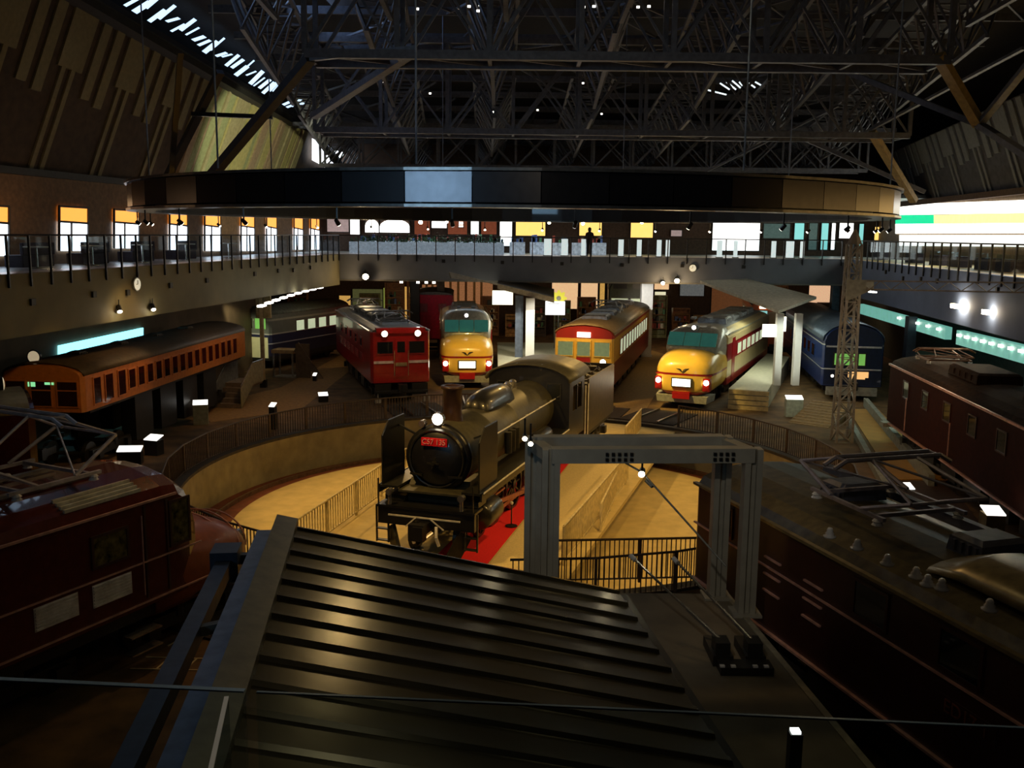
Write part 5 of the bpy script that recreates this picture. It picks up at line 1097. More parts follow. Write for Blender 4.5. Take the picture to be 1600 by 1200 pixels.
mb.build('slats', mat('tan_slat', (.4, .27, .12), .6), e)

# ---- tracks that meet the turntable
def track(label, x, y, h, L, y0=0):
    e = thing('railway_track', label, 'track', (x, y, 0), -h)
    mb = MB(); mb.b2((-1.3, y0, 0), (1.3, L, .05)); mb.build('ballast_bed', ballast_m, e)
    for s in (-1, 1): mb = MB(); mb.b2((s*.56-.035, y0, .05), (s*.56+.035, L, .13)); mb.build('rail', rail_m, e)
def rt(label, h, L): p = pol(11.2, h); track(label, p[0], p[1], h, L)
rt('track from the pit rim to the crimson locomotive', R(-20), 3.0); rt('track from the pit rim to the bonnet express car left of centre', R(-7), 6.5)
rt('track from the pit rim to the cream and red local train', R(12), 3.2); rt('track from the pit rim to the orange bonnet express car', R(31), 3.0)
rt('track from the pit rim towards the maroon streamlined locomotive', R(206.6), 3.0); rt('track in line with the turntable bridge beyond the pit', R(18), 2.6)
mb = MB(); q = [G(905, 655), G(1000, 655), G(1060, 560), G(1010, 545), G(960, 600)]; mb.poly([(v.x, v.y) for v in q], 0, .01); tag(mb.build('floor_paving', mat('tan_paving', (.30, .19, .06), .75)), 'tan paved floor between the local train and the orange bonnet car', 'paving')
mb = MB(); q = [G(470, 640), G(330, 660), G(300, 640), G(440, 605), G(560, 540), G(590, 545)]; mb.poly([(v.x, v.y) for v in q], 0, .01); tag(mb.build('floor_paving', mat('brown_paving', (.30, .155, .04), .75)), 'brown paved floor between the staircase and the crimson locomotive', 'paving')

# ---- platforms between the trains
def platform(label, pts, z, m):
    mb = MB(); mb.poly(pts, 0, z); return tag(mb.build('station_platform', m), label, 'platform')
pm_ = mat('pale_platform_top', (.55, .52, .38), .7, vary=.1)
a, b, c, d = G(774, 602, 1), G(872, 596, 1), G(868, 540, 1), G(775, 530, 1)
platform('white-lit platform between the bonnet car and the local train', [(a.x+.15, a.y), (1.55, 46.2), (3.3, 56), (3.3, 62), (-1.0, 62)], .95, pm_)
platform('pale platform with wooden front beside the orange bonnet car', [(10.15, 43.8), (11.8, 43.2), (16.5, 56), (15.6, 57.5)], .95, pm_)
mb = MB()
for k in range(4): mb.bar((10.15, 43.68, .12+k*.24), (11.85, 43.06, .12+k*.24), .1, .2)
tag(mb.build('plank_facing', mat('tan_plank', (.42, .30, .13), .6)), 'tan horizontal plank facing at the end of the right-hand platform', 'facing')
# canopy over the left platform
e = thing('platform_canopy', 'dark tilted platform canopy with a pale lattice end, above the bonnet car', 'canopy roof', (0, 55, 0))
mb = MB(); mb.add([(-.9, 0, 5.15), (2.35, -1, 4.45), (2.6, 5, 4.6), (-.9, 6, 5.3), (-.9, 0, 4.85), (2.35, -1, 4.15), (2.6, 5, 4.3), (-.9, 6, 5.0)], [(0, 1, 2, 3), (4, 5, 6, 7), (0, 1, 5, 4), (1, 2, 6, 5), (2, 3, 7, 6), (3, 0, 4, 7)]); mb.build('roof', mat('brown_canopy_roof', (.10, .08, .06), .6), e)
mb = MB()
for k in range(6): t = k/5; mb.bar((-3.7, .3+t*1.3, 5.75-t*.35), (-.9, t*1.3, 5.1-t*.0), .05, .08)
mb.bar((-3.7, .3, 5.75), (-3.7, 1.6, 5.4), .06); mb.build('lattice_end', mat('pale_lattice', (.5, .47, .42), .4), e)
mb = MB(); mb.add([(-.9, -.05, 4.86), (2.35, -1.05, 4.16), (2.35, -1.05, 4.46), (-.9, -.05, 5.16), (-.9, -.1, 4.86), (2.35, -1.1, 4.16), (2.35, -1.1, 4.46), (-.9, -.1, 5.16)], [(0, 1, 2, 3), (4, 5, 6, 7), (0, 1, 5, 4), (1, 2, 6, 5), (2, 3, 7, 6), (3, 0, 4, 7)]); mb.build('front_fascia', mat('beige_fascia', (.45, .38, .28), .6), e)
mb = MB(); mb.b2((.75, -1.0, .95), (1.25, -.5, 4.4)); mb.build('white_column', mat('white_column_paint', (.85, .85, .8), .5, vary=.03), e); mb = MB(); mb.b2((.15, -.6, .95), (.6, -.2, 4.5)); mb.build('grey_column', steel_b, e)
mb = MB(); mb.b2((-1.2, .5, 3.9), (.0, 1.0, 4.7)); mb.build('lit_sign_box', glow('canopy_sign_light', (1, .95, .7), 2.0), e)
lamp('SPOT', (3.2, 50.5, 6.0), 900, WHT, .2, (1.0, 54.3, 2.6), 32)
# canopy over the right platform
e = thing('platform_canopy', 'flat grey-beige canopy panel above the right-hand platform', 'canopy roof', (14.5, 50, 0))
q = [G(1092, 440, 4.9), G(1168, 433, 4.9), G(1264, 456, 4.7), G(1216, 480, 4.5)]
q = [Vector((10.6, 54, 5.5)), Vector((14.0, 57, 5.5)), Vector((16.3, 51, 4.85)), Vector((12.6, 44.9, 4.55))]
o3 = Vector((14.5, 50, 0)); mb = MB(); vs = [v-o3 for v in q]; mb.add(vs+[v-Vector((0, 0, .14)) for v in vs], [(0, 1, 2, 3), (4, 5, 6, 7), (0, 1, 5, 4), (1, 2, 6, 5), (2, 3, 7, 6), (3, 0, 4, 7)]); mb.build('roof', mat('grey_beige_canopy', (.55, .5, .4), .6), e)
wc_ = mat('white_column_paint', (.85, .85, .8))
for px, lb in ((1213, 0), (1242, 1)): v = G(px, 600, 1)-o3; mb = MB(); mb.b2((v.x-.16, v.y-.16, 0.95), (v.x+.16, v.y+.16, 4.4)); mb.build('white_column', wc_, e)
v = D(1203, 515, 45)-o3; mb = MB(); mb.b2((v.x-.35, v.y-.05, v.z-.35), (v.x+.25, v.y+.05, v.z+.25)); mb.build('lit_sign_box', sign_w, e)
v = D(1220, 503, 45.6)-o3; mb = MB(); mb.b2((v.x-.1, v.y-.05, v.z-.45), (v.x+.25, v.y+.05, v.z+.25)); mb.build('lit_sign_box', sign_w, e)
lamp('SPOT', (12.0, 41.5, 5.4), 700, (.95, 1, .85), .2, (13.2, 45.3, 2.6), 34)
lamp('AREA', (13.2, 48.5, 4.2), 120, (.9, 1, .8), 2.5, (13.2, 48.5, 0), sy=5)
lamp('AREA', (1.0, 52, 4.2), 160, (1, 1, .8), 2, (1.2, 51, 0), sy=4)

# ================================================================== GALLERIES
rail_black = mat('black_rail_paint', (.015, .015, .017), .4, .3)
def gallery_rail(name, label, Pf, y0, y1, n, z=6.7, h=1.12):
    e = thing(name, label, 'railing', Pf(y0, 0)+Vector((0, 0, z))); o = Pf(y0, 0)
    hr = MB(); a_ = Pf(y0, 0)-o; b_ = Pf(y1, 0)-o; up = Vector((0, 0, h)); hr.cyl(a_+up, b_+up, .03, 8); hr.build('handrail', rail_black, e)
    for i in range(n+1):
        p = a_.lerp(b_, i/n); mb = MB(); mb.b2((p.x-.03, p.y-.03, -.38), (p.x+.03, p.y+.03, h)); mb.build('post', rail_black, e)
    g = MB(); d = (b_-a_).normalized(); nn = Vector((-d.y, d.x, 0))*.012
    for i in range(n):
        p = a_.lerp(b_, (i+.04)/n); q = a_.lerp(b_, (i+.96)/n)
        if i % 1 == 0: g = MB(); g.poly([(p.x, p.y), (q.x, q.y), (q.x+nn.x, q.y+nn.y), (p.x+nn.x, p.y+nn.y)], .08, h-.05); g.build('glass_pane', GLASS, e)
    return e
gallery_rail('gallery_railing', 'black-posted glass railing along the left gallery', lambda y, z: FLp(y, z)+Vector((.04, 0, 0)), 22.2, 57.2, 35)
gallery_rail('gallery_railing', 'black-posted glass railing along the back gallery', lambda y, z: Vector((y, BY-.04, z)), BX0, BX1-.2, 26)
gallery_rail('gallery_railing', 'black-posted glass railing along the right gallery', lambda y, z: FRp(y, z)-Vector((.04, 0, 0)), 27.2, 57.2, 27)
# seating and tables on the left gallery
def bench(label, p, rz, w=1.8):
    e = thing('sofa_bench', label, 'bench', p, rz, None); mb = MB(); mb.b2((-w/2, -.35, .0), (w/2, .35, .42)); mb.build('seat', seat_m, e, .03); mb = MB(); mb.b2((-w/2, .25, .42), (w/2, .4, .85)); mb.build('backrest', seat_m, e, .03)
    return e
for i, Y in enumerate((27.2, 30.6, 33.8, 37.4, 41, 45)):
    bench('dark upholstered bench under the %s gallery window from the left' % ('first', 'second', 'third', 'fourth', 'fifth', 'sixth')[i], WLp(Y, 6.68)+Vector((.9, 0, 0)), R(82.6)+math.pi)
def cafe_table(label, p):
    e = thing('cafe_table', label, 'table', p); mb = MB(); mb.lathe([(0, .70), (.4, .70), (.42, .72), (.4, .74), (0, .74)], n=18); mb.build('tabletop', white_m, e)
    mb = MB(); mb.cyl((0, 0, .02), (0, 0, .7), .035, 8); mb.lathe([(0, 0), (.28, 0), (.28, .02), (.05, .04), (0, .04)], n=16); mb.build('pedestal', chrome, e); return e
for i, Y in enumerate((28.8, 32.3, 35.6, 39.2, 43, 47.5)):
    cafe_table('white round cafe table on the left gallery, %s one counted from the left' % ('first', 'second', 'third', 'fourth', 'fifth', 'sixth')[i], WLp(Y, 6.68)+Vector((2.1, 0, 0)))
# back gallery: lit panels on the wall
def wall_panel(label, x0, y0, x1, y1, m, Y=68.0, arch=False, cat='lit panel', name='glow_panel', frame=True):  # flat glowing panels set against a wall
    p, q = D(x0, y1, Y), D(x1, y0, Y); c = (p+q)/2; e = thing(name, label, cat, (c.x, Y, p.z)); w_ = (q.x-p.x)/2; h_ = q.z-p.z
    if arch: prof = [(-w_, 0), (w_, 0), (w_, h_*.45)]+[(w_*math.cos(t), h_*.45+h_*.55*math.sin(t)) for t in [math.pi*i/8 for i in range(1, 8)]]+[(-w_, h_*.45)]
    else: prof = [(-w_, 0), (w_, 0), (w_, h_), (-w_, h_)]
    mb = MB(); mb.prism(prof, -.12, -.06); mb.build('face', m, e)
    if frame:
        mb = MB(); t = .06; mb.b2((-w_-t, -.14, -t), (w_+t, 0, 0)); mb.b2((-w_-t, -.06, h_), (w_+t, 0, h_+t)); mb.b2((-w_-t, -.14, 0), (-w_, 0, h_)); mb.b2((w_, -.14, 0), (w_+t, 0, h_)); mb.build('frame', frame_b, e)
    return e
gw = glow('gallery_white_light', (1, .98, .93), 2.6); gy = mat('gallery_yellow_curtain', (.6, .4, .1), .6, 0, (1, .62, .16), 1.3, .5, scale=3); gp = mat('pinkish_grey_panel', (.4, .3, .3), .6, 0, (.55, .42, .4), .45, .2)
gt = glow('teal_glass_light', (.3, .85, .8), .8); gr = mat('dim_red_panel', (.25, .06, .03), .6, 0, (.4, .1, .04), .3); gb = mat('pale_blue_lit_goods', (.4, .45, .5), .5, 0, (.55, .6, .7), .7, .6, scale=9)
for row in (('pinkish grey lit panel at the left end of the back gallery', 512, 340, 545, 362, gp), ('small white lit panel beside the pinkish one on the back gallery', 548, 341, 562, 366, gw),
    ('narrow white arched lit panel on the back gallery', 571, 343, 592, 363, gw, 1), ('wide white arched lit panel on the back gallery', 594, 343, 640, 363, gw, 1), ('dim red panel right of the white arches', 648, 344, 672, 366, gr),
    ('small bright white sign right of the red panel', 675, 346, 698, 356, gw), ('dim pinkish panel below the small white sign', 700, 346, 730, 366, gr), ('tiny white lit notice on the back gallery', 717, 346, 724, 355, gw),
    ('tall narrow white panel left of the dim red display', 736, 344, 748, 366, gw), ('dim red display on the back gallery, near the tall white pillar panel', 752, 346, 776, 366, gr), ('white irregular lit pillar panel in the centre of the back gallery', 781, 345, 800, 384, gw),
    ('warm yellow lit curtain window, leftmost of the three', 806, 346, 852, 368, gy), ('warm yellow lit curtain window, middle of the three', 905, 348, 940, 368, gy), ('warm yellow lit curtain window, rightmost of the three', 985, 348, 1020, 371, gy),
    ('small beige lit notice right of the yellow windows', 1048, 360, 1065, 369, gp), ('very large white lit screen on the back gallery', 1112, 349, 1187, 391, gw), ('dark teal glass panel right of the large white screen', 1192, 350, 1234, 372, mat('dark_teal_panel', (.08, .12, .11), .4, 0, (.1, .2, .18), .3)),
    ('bright teal glass panel, left one', 1240, 349, 1256, 374, gt), ('grey teal glass panel, second one', 1262, 349, 1277, 390, mat('dark_teal_panel', (.08, .12, .11))), ('bright teal glass panel, middle one', 1281, 349, 1294, 390, gt), ('whitish teal glass panel beside the middle one', 1297, 349, 1305, 390, gw),
    ('white panel near the right end of the back gallery', 1310, 349, 1333, 372, gw), ('slim teal glass panel at the right end of the back gallery', 1340, 350, 1349, 386, gt), ('amber lit notice at the right corner of the back gallery', 1365, 355, 1385, 375, gy)):
    wall_panel(*row[:6], arch=len(row) > 6)
# shop goods and cases standing behind the back railing
case_w = mat('glowing_white_case', (.45, .47, .52), .4, 0, (.6, .65, .75), .3, .9, scale=5)  # faint glow put in so cases and planter trough look lit
goods_c = [mat('goods_red', (.5, .1, .08)), mat('goods_blue', (.12, .2, .5)), mat('goods_green', (.1, .3, .15)), mat('goods_cream', (.7, .65, .5)), mat('goods_black', (.03, .03, .03))]
k = 0
for x in [-9.2+1.35*i for i in range(12)]:
    e = thing('display_case', 'low white display case with goods behind the back railing, left half', 'display case', (x, 60.5+(k % 3)*1.6, 6.68), 0, 'display cases in the left half of the back gallery')
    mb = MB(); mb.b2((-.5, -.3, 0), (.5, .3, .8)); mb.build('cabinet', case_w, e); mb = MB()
    for j in range(7): mb.cur = rnd.randrange(5); xx = rnd.uniform(-.42, .42); mb.b2((xx-.07, -.2, .8), (xx+.07, .1, .8+rnd.uniform(.12, .5)))
    mb.build('goods', goods_c, e); k += 1
for i, (x0, x1) in enumerate(((850, 862), (877, 887), (908, 915), (966, 974), (995, 1002), (1026, 1033), (1040, 1046), (1120, 1128), (1146, 1152), (1205, 1212), (1228, 1240), (1250, 1256))):
    c = D((x0+x1)/2, 396, 59.2); w_ = (x1-x0)/1480*59.2; e = thing('display_board', 'upright white narrow board behind the back railing, right half', 'display board', (c.x, 59.2, 6.68), 0, 'upright white boards in the right half of the back gallery')
    mb = MB(); mb.b2((-w_/2, -.03, .05), (w_/2, .03, 1.05)); mb.build('board', mat('glowing_white_board', (.8, .8, .75), .5, 0, (1, .98, .9), .8), e); mb = MB(); mb.b2((-w_/2-.05, -.15, 0), (w_/2+.05, .15, .05)); mb.build('foot', steel, e)  # boards given a glow of their own to look lit
# planting troughs: a green line over the railing's top edge
e = thing('planter_trough', 'long planter of low dark green plants at the left part of the back gallery', 'planter', (-6.2, 59.6, 6.68))
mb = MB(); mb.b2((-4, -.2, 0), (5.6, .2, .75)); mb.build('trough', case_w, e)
mb = MB()
for i in range(700):
    x, y, z = rnd.uniform(-4, 5.6), rnd.uniform(-.22, .22), .75+abs(rnd.gauss(0, .2)); s_ = .09; r_ = Matrix.Rotation(rnd.random()*6.28, 3, (rnd.random(), rnd.random(), rnd.random()))
    mb.add([Vector((x, y, z))+r_ @ Vector(v) for v in ((-s_, 0, 0), (0, .04, 0), (s_, 0, 0), (0, -.04, 0))], [(0, 1, 2, 3)])
mb.build('foliage', mat('dark_leaf', (.05, .12, .04), .6), e)['kind'] = 'stuff'
for Y_, n_ in ((62, 1), (62, 2)): pass
lamp('AREA', (-3, 62, 10.0), 330, (.85, .9, 1), 14, (-3, 61, 6), sy=4); lamp('AREA', (11, 62, 10.0), 150, (1, .85, .6), 14, (11, 61, 6), sy=4)
# the person at the back railing
e = bpy.data.meshes.new('person'); bm = bmesh.new(); sk = bm.verts.layers.skin.verify()
J = {'pel': (0, 0, .92, .14), 'sp': (0, 0, 1.15, .13), 'ch': (0, 0, 1.35, .16), 'nk': (0, 0, 1.50, .055), 'hd': (0, -.01, 1.60, .085), 'tp': (0, -.01, 1.70, .075),
     'hl': (-.10, 0, .88, .095), 'kl': (-.11, -.02, .48, .062), 'al': (-.12, .02, .09, .045), 'tl': (-.12, -.16, .04, .035), 'hr': (.10, 0, .88, .095), 'kr': (.11, -.02, .48, .062), 'ar': (.12, .02, .09, .045), 'tr': (.12, -.16, .04, .035),
     'sl': (-.19, 0, 1.40, .06), 'el': (-.25, -.06, 1.13, .045), 'wl': (-.18, -.28, 1.06, .03), 'sr': (.19, 0, 1.40, .06), 'er': (.25, -.06, 1.13, .045), 'wr': (.18, -.28, 1.06, .03)}
V = {}
for k_, (x, y, z, r_) in J.items(): V[k_] = bm.verts.new((x, y, z)); V[k_][sk].radius = (r_, r_)
V['pel'][sk].use_root = True
for a_, b_ in ('pel sp', 'sp ch', 'ch nk', 'nk hd', 'hd tp', 'pel hl', 'hl kl', 'kl al', 'al tl', 'pel hr', 'hr kr', 'kr ar', 'ar tr', 'ch sl', 'sl el', 'el wl', 'ch sr', 'sr er', 'er wr') and [s.split() for s in ('pel sp', 'sp ch', 'ch nk', 'nk hd', 'hd tp', 'pel hl', 'hl kl', 'kl al', 'al tl', 'pel hr', 'hr kr', 'kr ar', 'ar tr', 'ch sl', 'sl el', 'el wl', 'ch sr', 'sr er', 'er wr')]:
    bm.edges.new((V[a_], V[b_]))
for s in (-1, 1): # five fingers on each hand
    w0 = V['wl' if s < 0 else 'wr']
    pm0 = bm.verts.new((s*.165, -.34, 1.05)); pm0[sk].radius = (.028, .014); bm.edges.new((w0, pm0))
    for j in range(4):
        f1 = bm.verts.new((s*.165+(j-1.5)*.02, -.39, 1.045)); f1[sk].radius = (.009, .009); f2 = bm.verts.new((s*.165+(j-1.5)*.022, -.42, 1.02)); f2[sk].radius = (.008, .008); bm.edges.new((pm0, f1)); bm.edges.new((f1, f2))
    f1 = bm.verts.new((s*.125, -.35, 1.04)); f1[sk].radius = (.011, .011); bm.edges.new((pm0, f1))
bm.to_mesh(e); bm.free(); po = bpy.data.objects.new('person', e); COL.objects.link(po); po.modifiers.new('skin', 'SKIN'); sd = po.modifiers.new('sub', 'SUBSURF'); sd.levels = sd.render_levels = 1
e.materials.append(mat('dark_clothing', (.03, .025, .02), .8)); px_ = D(921, 380, 57.95); po.location = (px_.x, 57.98, 6.68)
tag(po, 'person in dark clothing standing at the back railing before a yellow window', 'person')
hb = MB(); hb.smooth = True; hb.lathe([(0, 1.48), (.06, 1.5), (.105, 1.58), (.11, 1.66), (.085, 1.74), (0, 1.78)], (0, .02, 0), 12); hb.build('hair', mat('dark_hair', (.01, .008, .006), .6), po)

# right gallery: the long bright display wall
def rpanel(label, x0, x1, ya, yb, ya2, yb2, m, name='glow_panel', off=-.1):
    q = [WRray(x0, ya, off), WRray(x1, ya2, off), WRray(x1, yb2, off), WRray(x0, yb, off)]; o = q[0].copy(); mb = MB(); vs = [v-o for v in q]; mb.add(vs+[v+Vector((.06, 0, 0)) for v in vs], [(0, 1, 2, 3), (4, 5, 6, 7), (0, 1, 5, 4), (1, 2, 6, 5), (2, 3, 7, 6), (3, 0, 4, 7)])
    return tag(mb.build(name, m, loc=o), label, 'lit panel')
wl_ = glow('display_wall_white', (1, 1, .93), 3.2)
rpanel('top white band of the long bright display wall in the right gallery', 1399, 1640, 320, 336, 311, 332, wl_)
rpanel('green lit strip on the bright display wall next to the ring end', 1399, 1458, 336, 350, 336, 350, glow('green_strip_light', (.0, .8, .35), 1.0))
rpanel('pale yellow patterned strip on the bright display wall', 1459, 1640, 336, 350, 332, 348, mat('yellow_pattern_strip', (.5, .5, .2), .5, 0, (.95, .95, .4), 1.1, .5, scale=2))
rpanel('middle white band of the bright display wall in the right gallery', 1399, 1640, 350, 365, 348, 364, wl_)
for ya_, yb_, nm_ in ((312, 350, 'upper'), (352, 386, 'lower')):
    rpanel('%s added amber glow band out of view, reflected in the hanging ring' % nm_, 1646, 2600, ya_, yb_, ya_-20, yb_-4, glow('added_amber_glow', (1, .62, .2), 1.6))  # added out of view to give the ring its gold sheen
rpanel('lower white band of the bright display wall behind the right railing', 1405, 1640, 367, 384, 367, 386, glow('display_wall_lower', (1, 1, .9), 1.8))
for i, (px, w_) in enumerate(((1375, 12), (1430, 11), (1470, 10), (1500, 14), (1545, 16), (1580, 12))):
    p = WRray(px, 400, -2.2); e = thing('display_case', 'dark low exhibit case behind the right railing, %s from the left' % ('first', 'second', 'third', 'fourth', 'fifth', 'sixth')[i], 'display case', (p.x, p.y, 6.68), R(-7))
    mb = MB(); mb.b2((-.3, -.8, 0), (.3, .8, .5)); mb.build('cabinet', seat_m, e); mb = MB(); mb.b2((-.28, -.75, .5), (.28, .75, .7)); mb.build('glass_top', GLASS, e)
for Y in (34, 46):
    l_ = lamp('AREA', WRp(Y, 9.8)-Vector((1.4, 0, 0)), 110, (1, .95, .75), 1, WRp(Y, 6)-Vector((2.5, 0, 0)), sy=9); l_.data.spread = math.radians(80)

# fascia fittings
def disc(name, label, cat, p, nrm, r, m, rim):
    e = thing(name, label, cat, p); n = Vector(nrm).normalized(); mb = MB(); mb.cyl(-n*.01, n*.07, r, 20); mb.build('rim', rim, e); mb = MB(); mb.cyl(n*.07, n*.08, r*.85, 20); mb.build('face', m, e)
    q = MB(); up = Vector((0, 0, 1)); sd = n.cross(up); q.bar(n*.085, n*.085+up*r*.6, .02); q.bar(n*.085, n*.085+sd*r*.45, .02); q.build('hands', dark, e); return e
cf = mat('clock_face', (.8, .75, .6), .4, 0, (1, .9, .65), .5, .05)
disc('wall_clock', 'round clock on the grey back gallery front', 'clock', D(1082, 419, BY-.02), (0, -1, 0), .24, cf, chrome)
p = RP(211, 444, FLp(30, 0), Vector((1, -kL, 0))); disc('wall_clock', 'round glowing clock on the olive left gallery front', 'clock', p+Vector((.02, 0, 0)), (1, -kL, 0), .24, cf, chrome)
def vent(label, p, rz=0): mb = MB(); mb.b2((-.1, -.05, -.1), (.1, .05, .1)); o = mb.build('wall_fitting', blackm, loc=p); o.rotation_euler = (0, 0, rz); tag(o, label, 'fitting', 'small black fittings on the gallery fronts')
for px, py in ((693, 408), (785, 410), (878, 412), (972, 414), (1066, 415), (1162, 417)): vent('small square black fitting on the grey back gallery front', D(px, py, BY-.03))
for px, py in ((49, 472), (145, 460), (198, 457), (265, 446), (322, 438), (397, 428), (434, 423), (458, 422), (485, 418)): vent('small dark upright fitting on the olive left gallery front', RP(px, py, FLp(30, 0), Vector((1, -kL, 0)))+Vector((.03, 0, 0)), R(82))
for px, py in ((1385, 425), (1412, 435), (1440, 436), (1465, 439), (1560, 453)): vent('small dark fitting on the blue-grey right gallery front', RP(px, py, FRp(30, 0), Vector((1, -.115, 0)))-Vector((.03, 0, 0)), R(80))
# glaring lamps
star = glow('glaring_lamp', (1, .8, .5), 40)
def glare(label, px, py, Y, power=60, r=.13, color=(1, .7, .35)):
    p = D(px, py, Y); spot_fixture('flood_lamp', label, p, p+Vector((-p.x*.02, -1, -.35)), r, star, None, 'lamp', (10.3-p.z) if p.z > 6.7 else max(.3, 5.1-p.z))
    if power: lamp('POINT', p+Vector((0, -.35, -.1)), power, color, .12)
glare('glaring warm flood lamp below the left end of the back gallery', 571, 430, 57.05, 90, .2)
glare('glaring lamp under the left part of the hanging ring', 428, 326, 40, 20, .12)
glare('glaring lamp on the back gallery left of centre', 657, 346, 60, 15, .14); glare('small glaring lamp on the back gallery next to the tiny notice', 698, 346, 60, 10, .1)
glare('glaring lamp before the leftmost yellow window', 858, 347, 60, 15, .1); glare('glaring lamp before the middle yellow window', 911, 348, 60, 15, .12); glare('glaring lamp before the rightmost yellow window', 1003, 346, 60, 15, .12); glare('glaring lamp right of the yellow windows', 1080, 349, 60, 15, .12)
glare('glaring lamp under the back gallery, right one of the pair', 1058, 437, 57.1, 70, .16); glare('glaring lamp under the back gallery, left one of the pair', 1036, 441, 57.25, 30, .12)
for i, px in enumerate((627, 653, 666, 678)): p = D(px, 432, 58.2); mb = MB(); mb.cyl((0, 0, 0), (0, 0, -.12), .1, 10); tag(mb.build('ceiling_downlight', lamp_dot, loc=(p.x, p.y, 5.08)), 'small white downlight under the back gallery beside the dark pillar', 'lamp', 'downlights under the back gallery')
for i in range(9):
    t = i/8; p = D(408+92*t, 445-12*t, 41+14*t); mb = MB(); mb.b2((-.12, -.35, -.08), (.12, .35, .0)); tag(mb.build('ceiling_strip_light', lamp_dot, loc=(p.x, p.y, 4.86)), 'white strip light in a row under the left gallery edge', 'lamp', 'strip lights under the left gallery')
for i in range(4): p = D(1362+i*10, 450+i*1.8, 46-i*1.5); mb = MB(); mb.b2((-.1, -.25, -.06), (.1, .25, .0)); tag(mb.build('ceiling_strip_light', lamp_dot, loc=(p.x-.8, p.y, 5.2 if False else p.z)), 'white strip light in a row on the right gallery wall', 'lamp', 'strip lights at the right gallery')
for i, (px, py, lb) in enumerate(((1505, 479, 'large'), (1551, 488, 'small'))):
    p = RP(px, py, FRp(30, 0), Vector((1, -.115, 0)))-Vector((.2, 0, 0)); mb = MB(); mb.b2((-.08, -.5 if i == 0 else -.25, -.08), (.08, .5 if i == 0 else .25, .08)); tag(mb.build('wall_uplight', star, loc=p), '%s glaring light fitting on the blue-grey right gallery wall' % lb, 'lamp'); lamp('POINT', p-Vector((.35, 0, -.1)), 12 if i == 0 else 4, (1, .8, .6), .1)
for px, py, lb in ((181, 483, 'left'), (234, 480, 'right')):
    p = RP(px, py, FLp(30, 0), Vector((1, -kL, 0)))+Vector((.12, 0, 0)); spot_fixture('wall_spotlight', 'small %s spotlight above the cyan light box' % lb, p, p+Vector((.4, -.6, -.8)), .09, lamp_w); lamp('POINT', p+Vector((.25, 0, -.1)), 8, (1, .8, .5), .08)

# ---- below the back gallery: lit exhibits, pillars
peach = mat('peach_lit_board', (.5, .35, .2), .6, 0, (1, .62, .32), .75, .45, scale=5); ochl = mat('ochre_lit_curtain', (.45, .28, .07), .6, 0, (.9, .5, .12), .55, .5, scale=4); shelf = mat('brown_lit_shelf', (.25, .13, .06), .6, 0, (.6, .25, .1), .35, .8, scale=7)  # boards, curtains, shelves and cabinets given emission to look lit
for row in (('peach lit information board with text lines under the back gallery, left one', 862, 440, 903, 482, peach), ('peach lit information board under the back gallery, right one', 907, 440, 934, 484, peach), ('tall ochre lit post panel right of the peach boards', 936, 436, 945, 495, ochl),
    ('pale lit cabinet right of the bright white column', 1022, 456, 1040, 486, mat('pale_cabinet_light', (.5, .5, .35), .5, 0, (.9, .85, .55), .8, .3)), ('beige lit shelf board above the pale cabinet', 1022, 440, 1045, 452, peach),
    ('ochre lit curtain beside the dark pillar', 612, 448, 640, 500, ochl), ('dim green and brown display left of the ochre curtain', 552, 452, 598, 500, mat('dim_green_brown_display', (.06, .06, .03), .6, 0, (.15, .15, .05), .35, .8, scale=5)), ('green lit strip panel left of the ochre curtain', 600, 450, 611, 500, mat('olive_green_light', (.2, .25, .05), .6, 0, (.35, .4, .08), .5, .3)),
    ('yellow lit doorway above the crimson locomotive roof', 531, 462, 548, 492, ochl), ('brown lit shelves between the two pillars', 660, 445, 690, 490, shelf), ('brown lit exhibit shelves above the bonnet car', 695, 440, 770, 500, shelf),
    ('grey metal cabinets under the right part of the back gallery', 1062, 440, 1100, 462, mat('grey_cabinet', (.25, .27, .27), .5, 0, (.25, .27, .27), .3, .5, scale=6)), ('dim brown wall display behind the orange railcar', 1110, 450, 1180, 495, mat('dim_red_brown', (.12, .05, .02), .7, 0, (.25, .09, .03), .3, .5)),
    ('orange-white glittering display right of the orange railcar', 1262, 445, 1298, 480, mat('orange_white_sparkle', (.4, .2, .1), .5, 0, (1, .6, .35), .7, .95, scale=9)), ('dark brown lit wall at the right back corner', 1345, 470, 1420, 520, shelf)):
    wall_panel(*row[:6], Y=77.0)
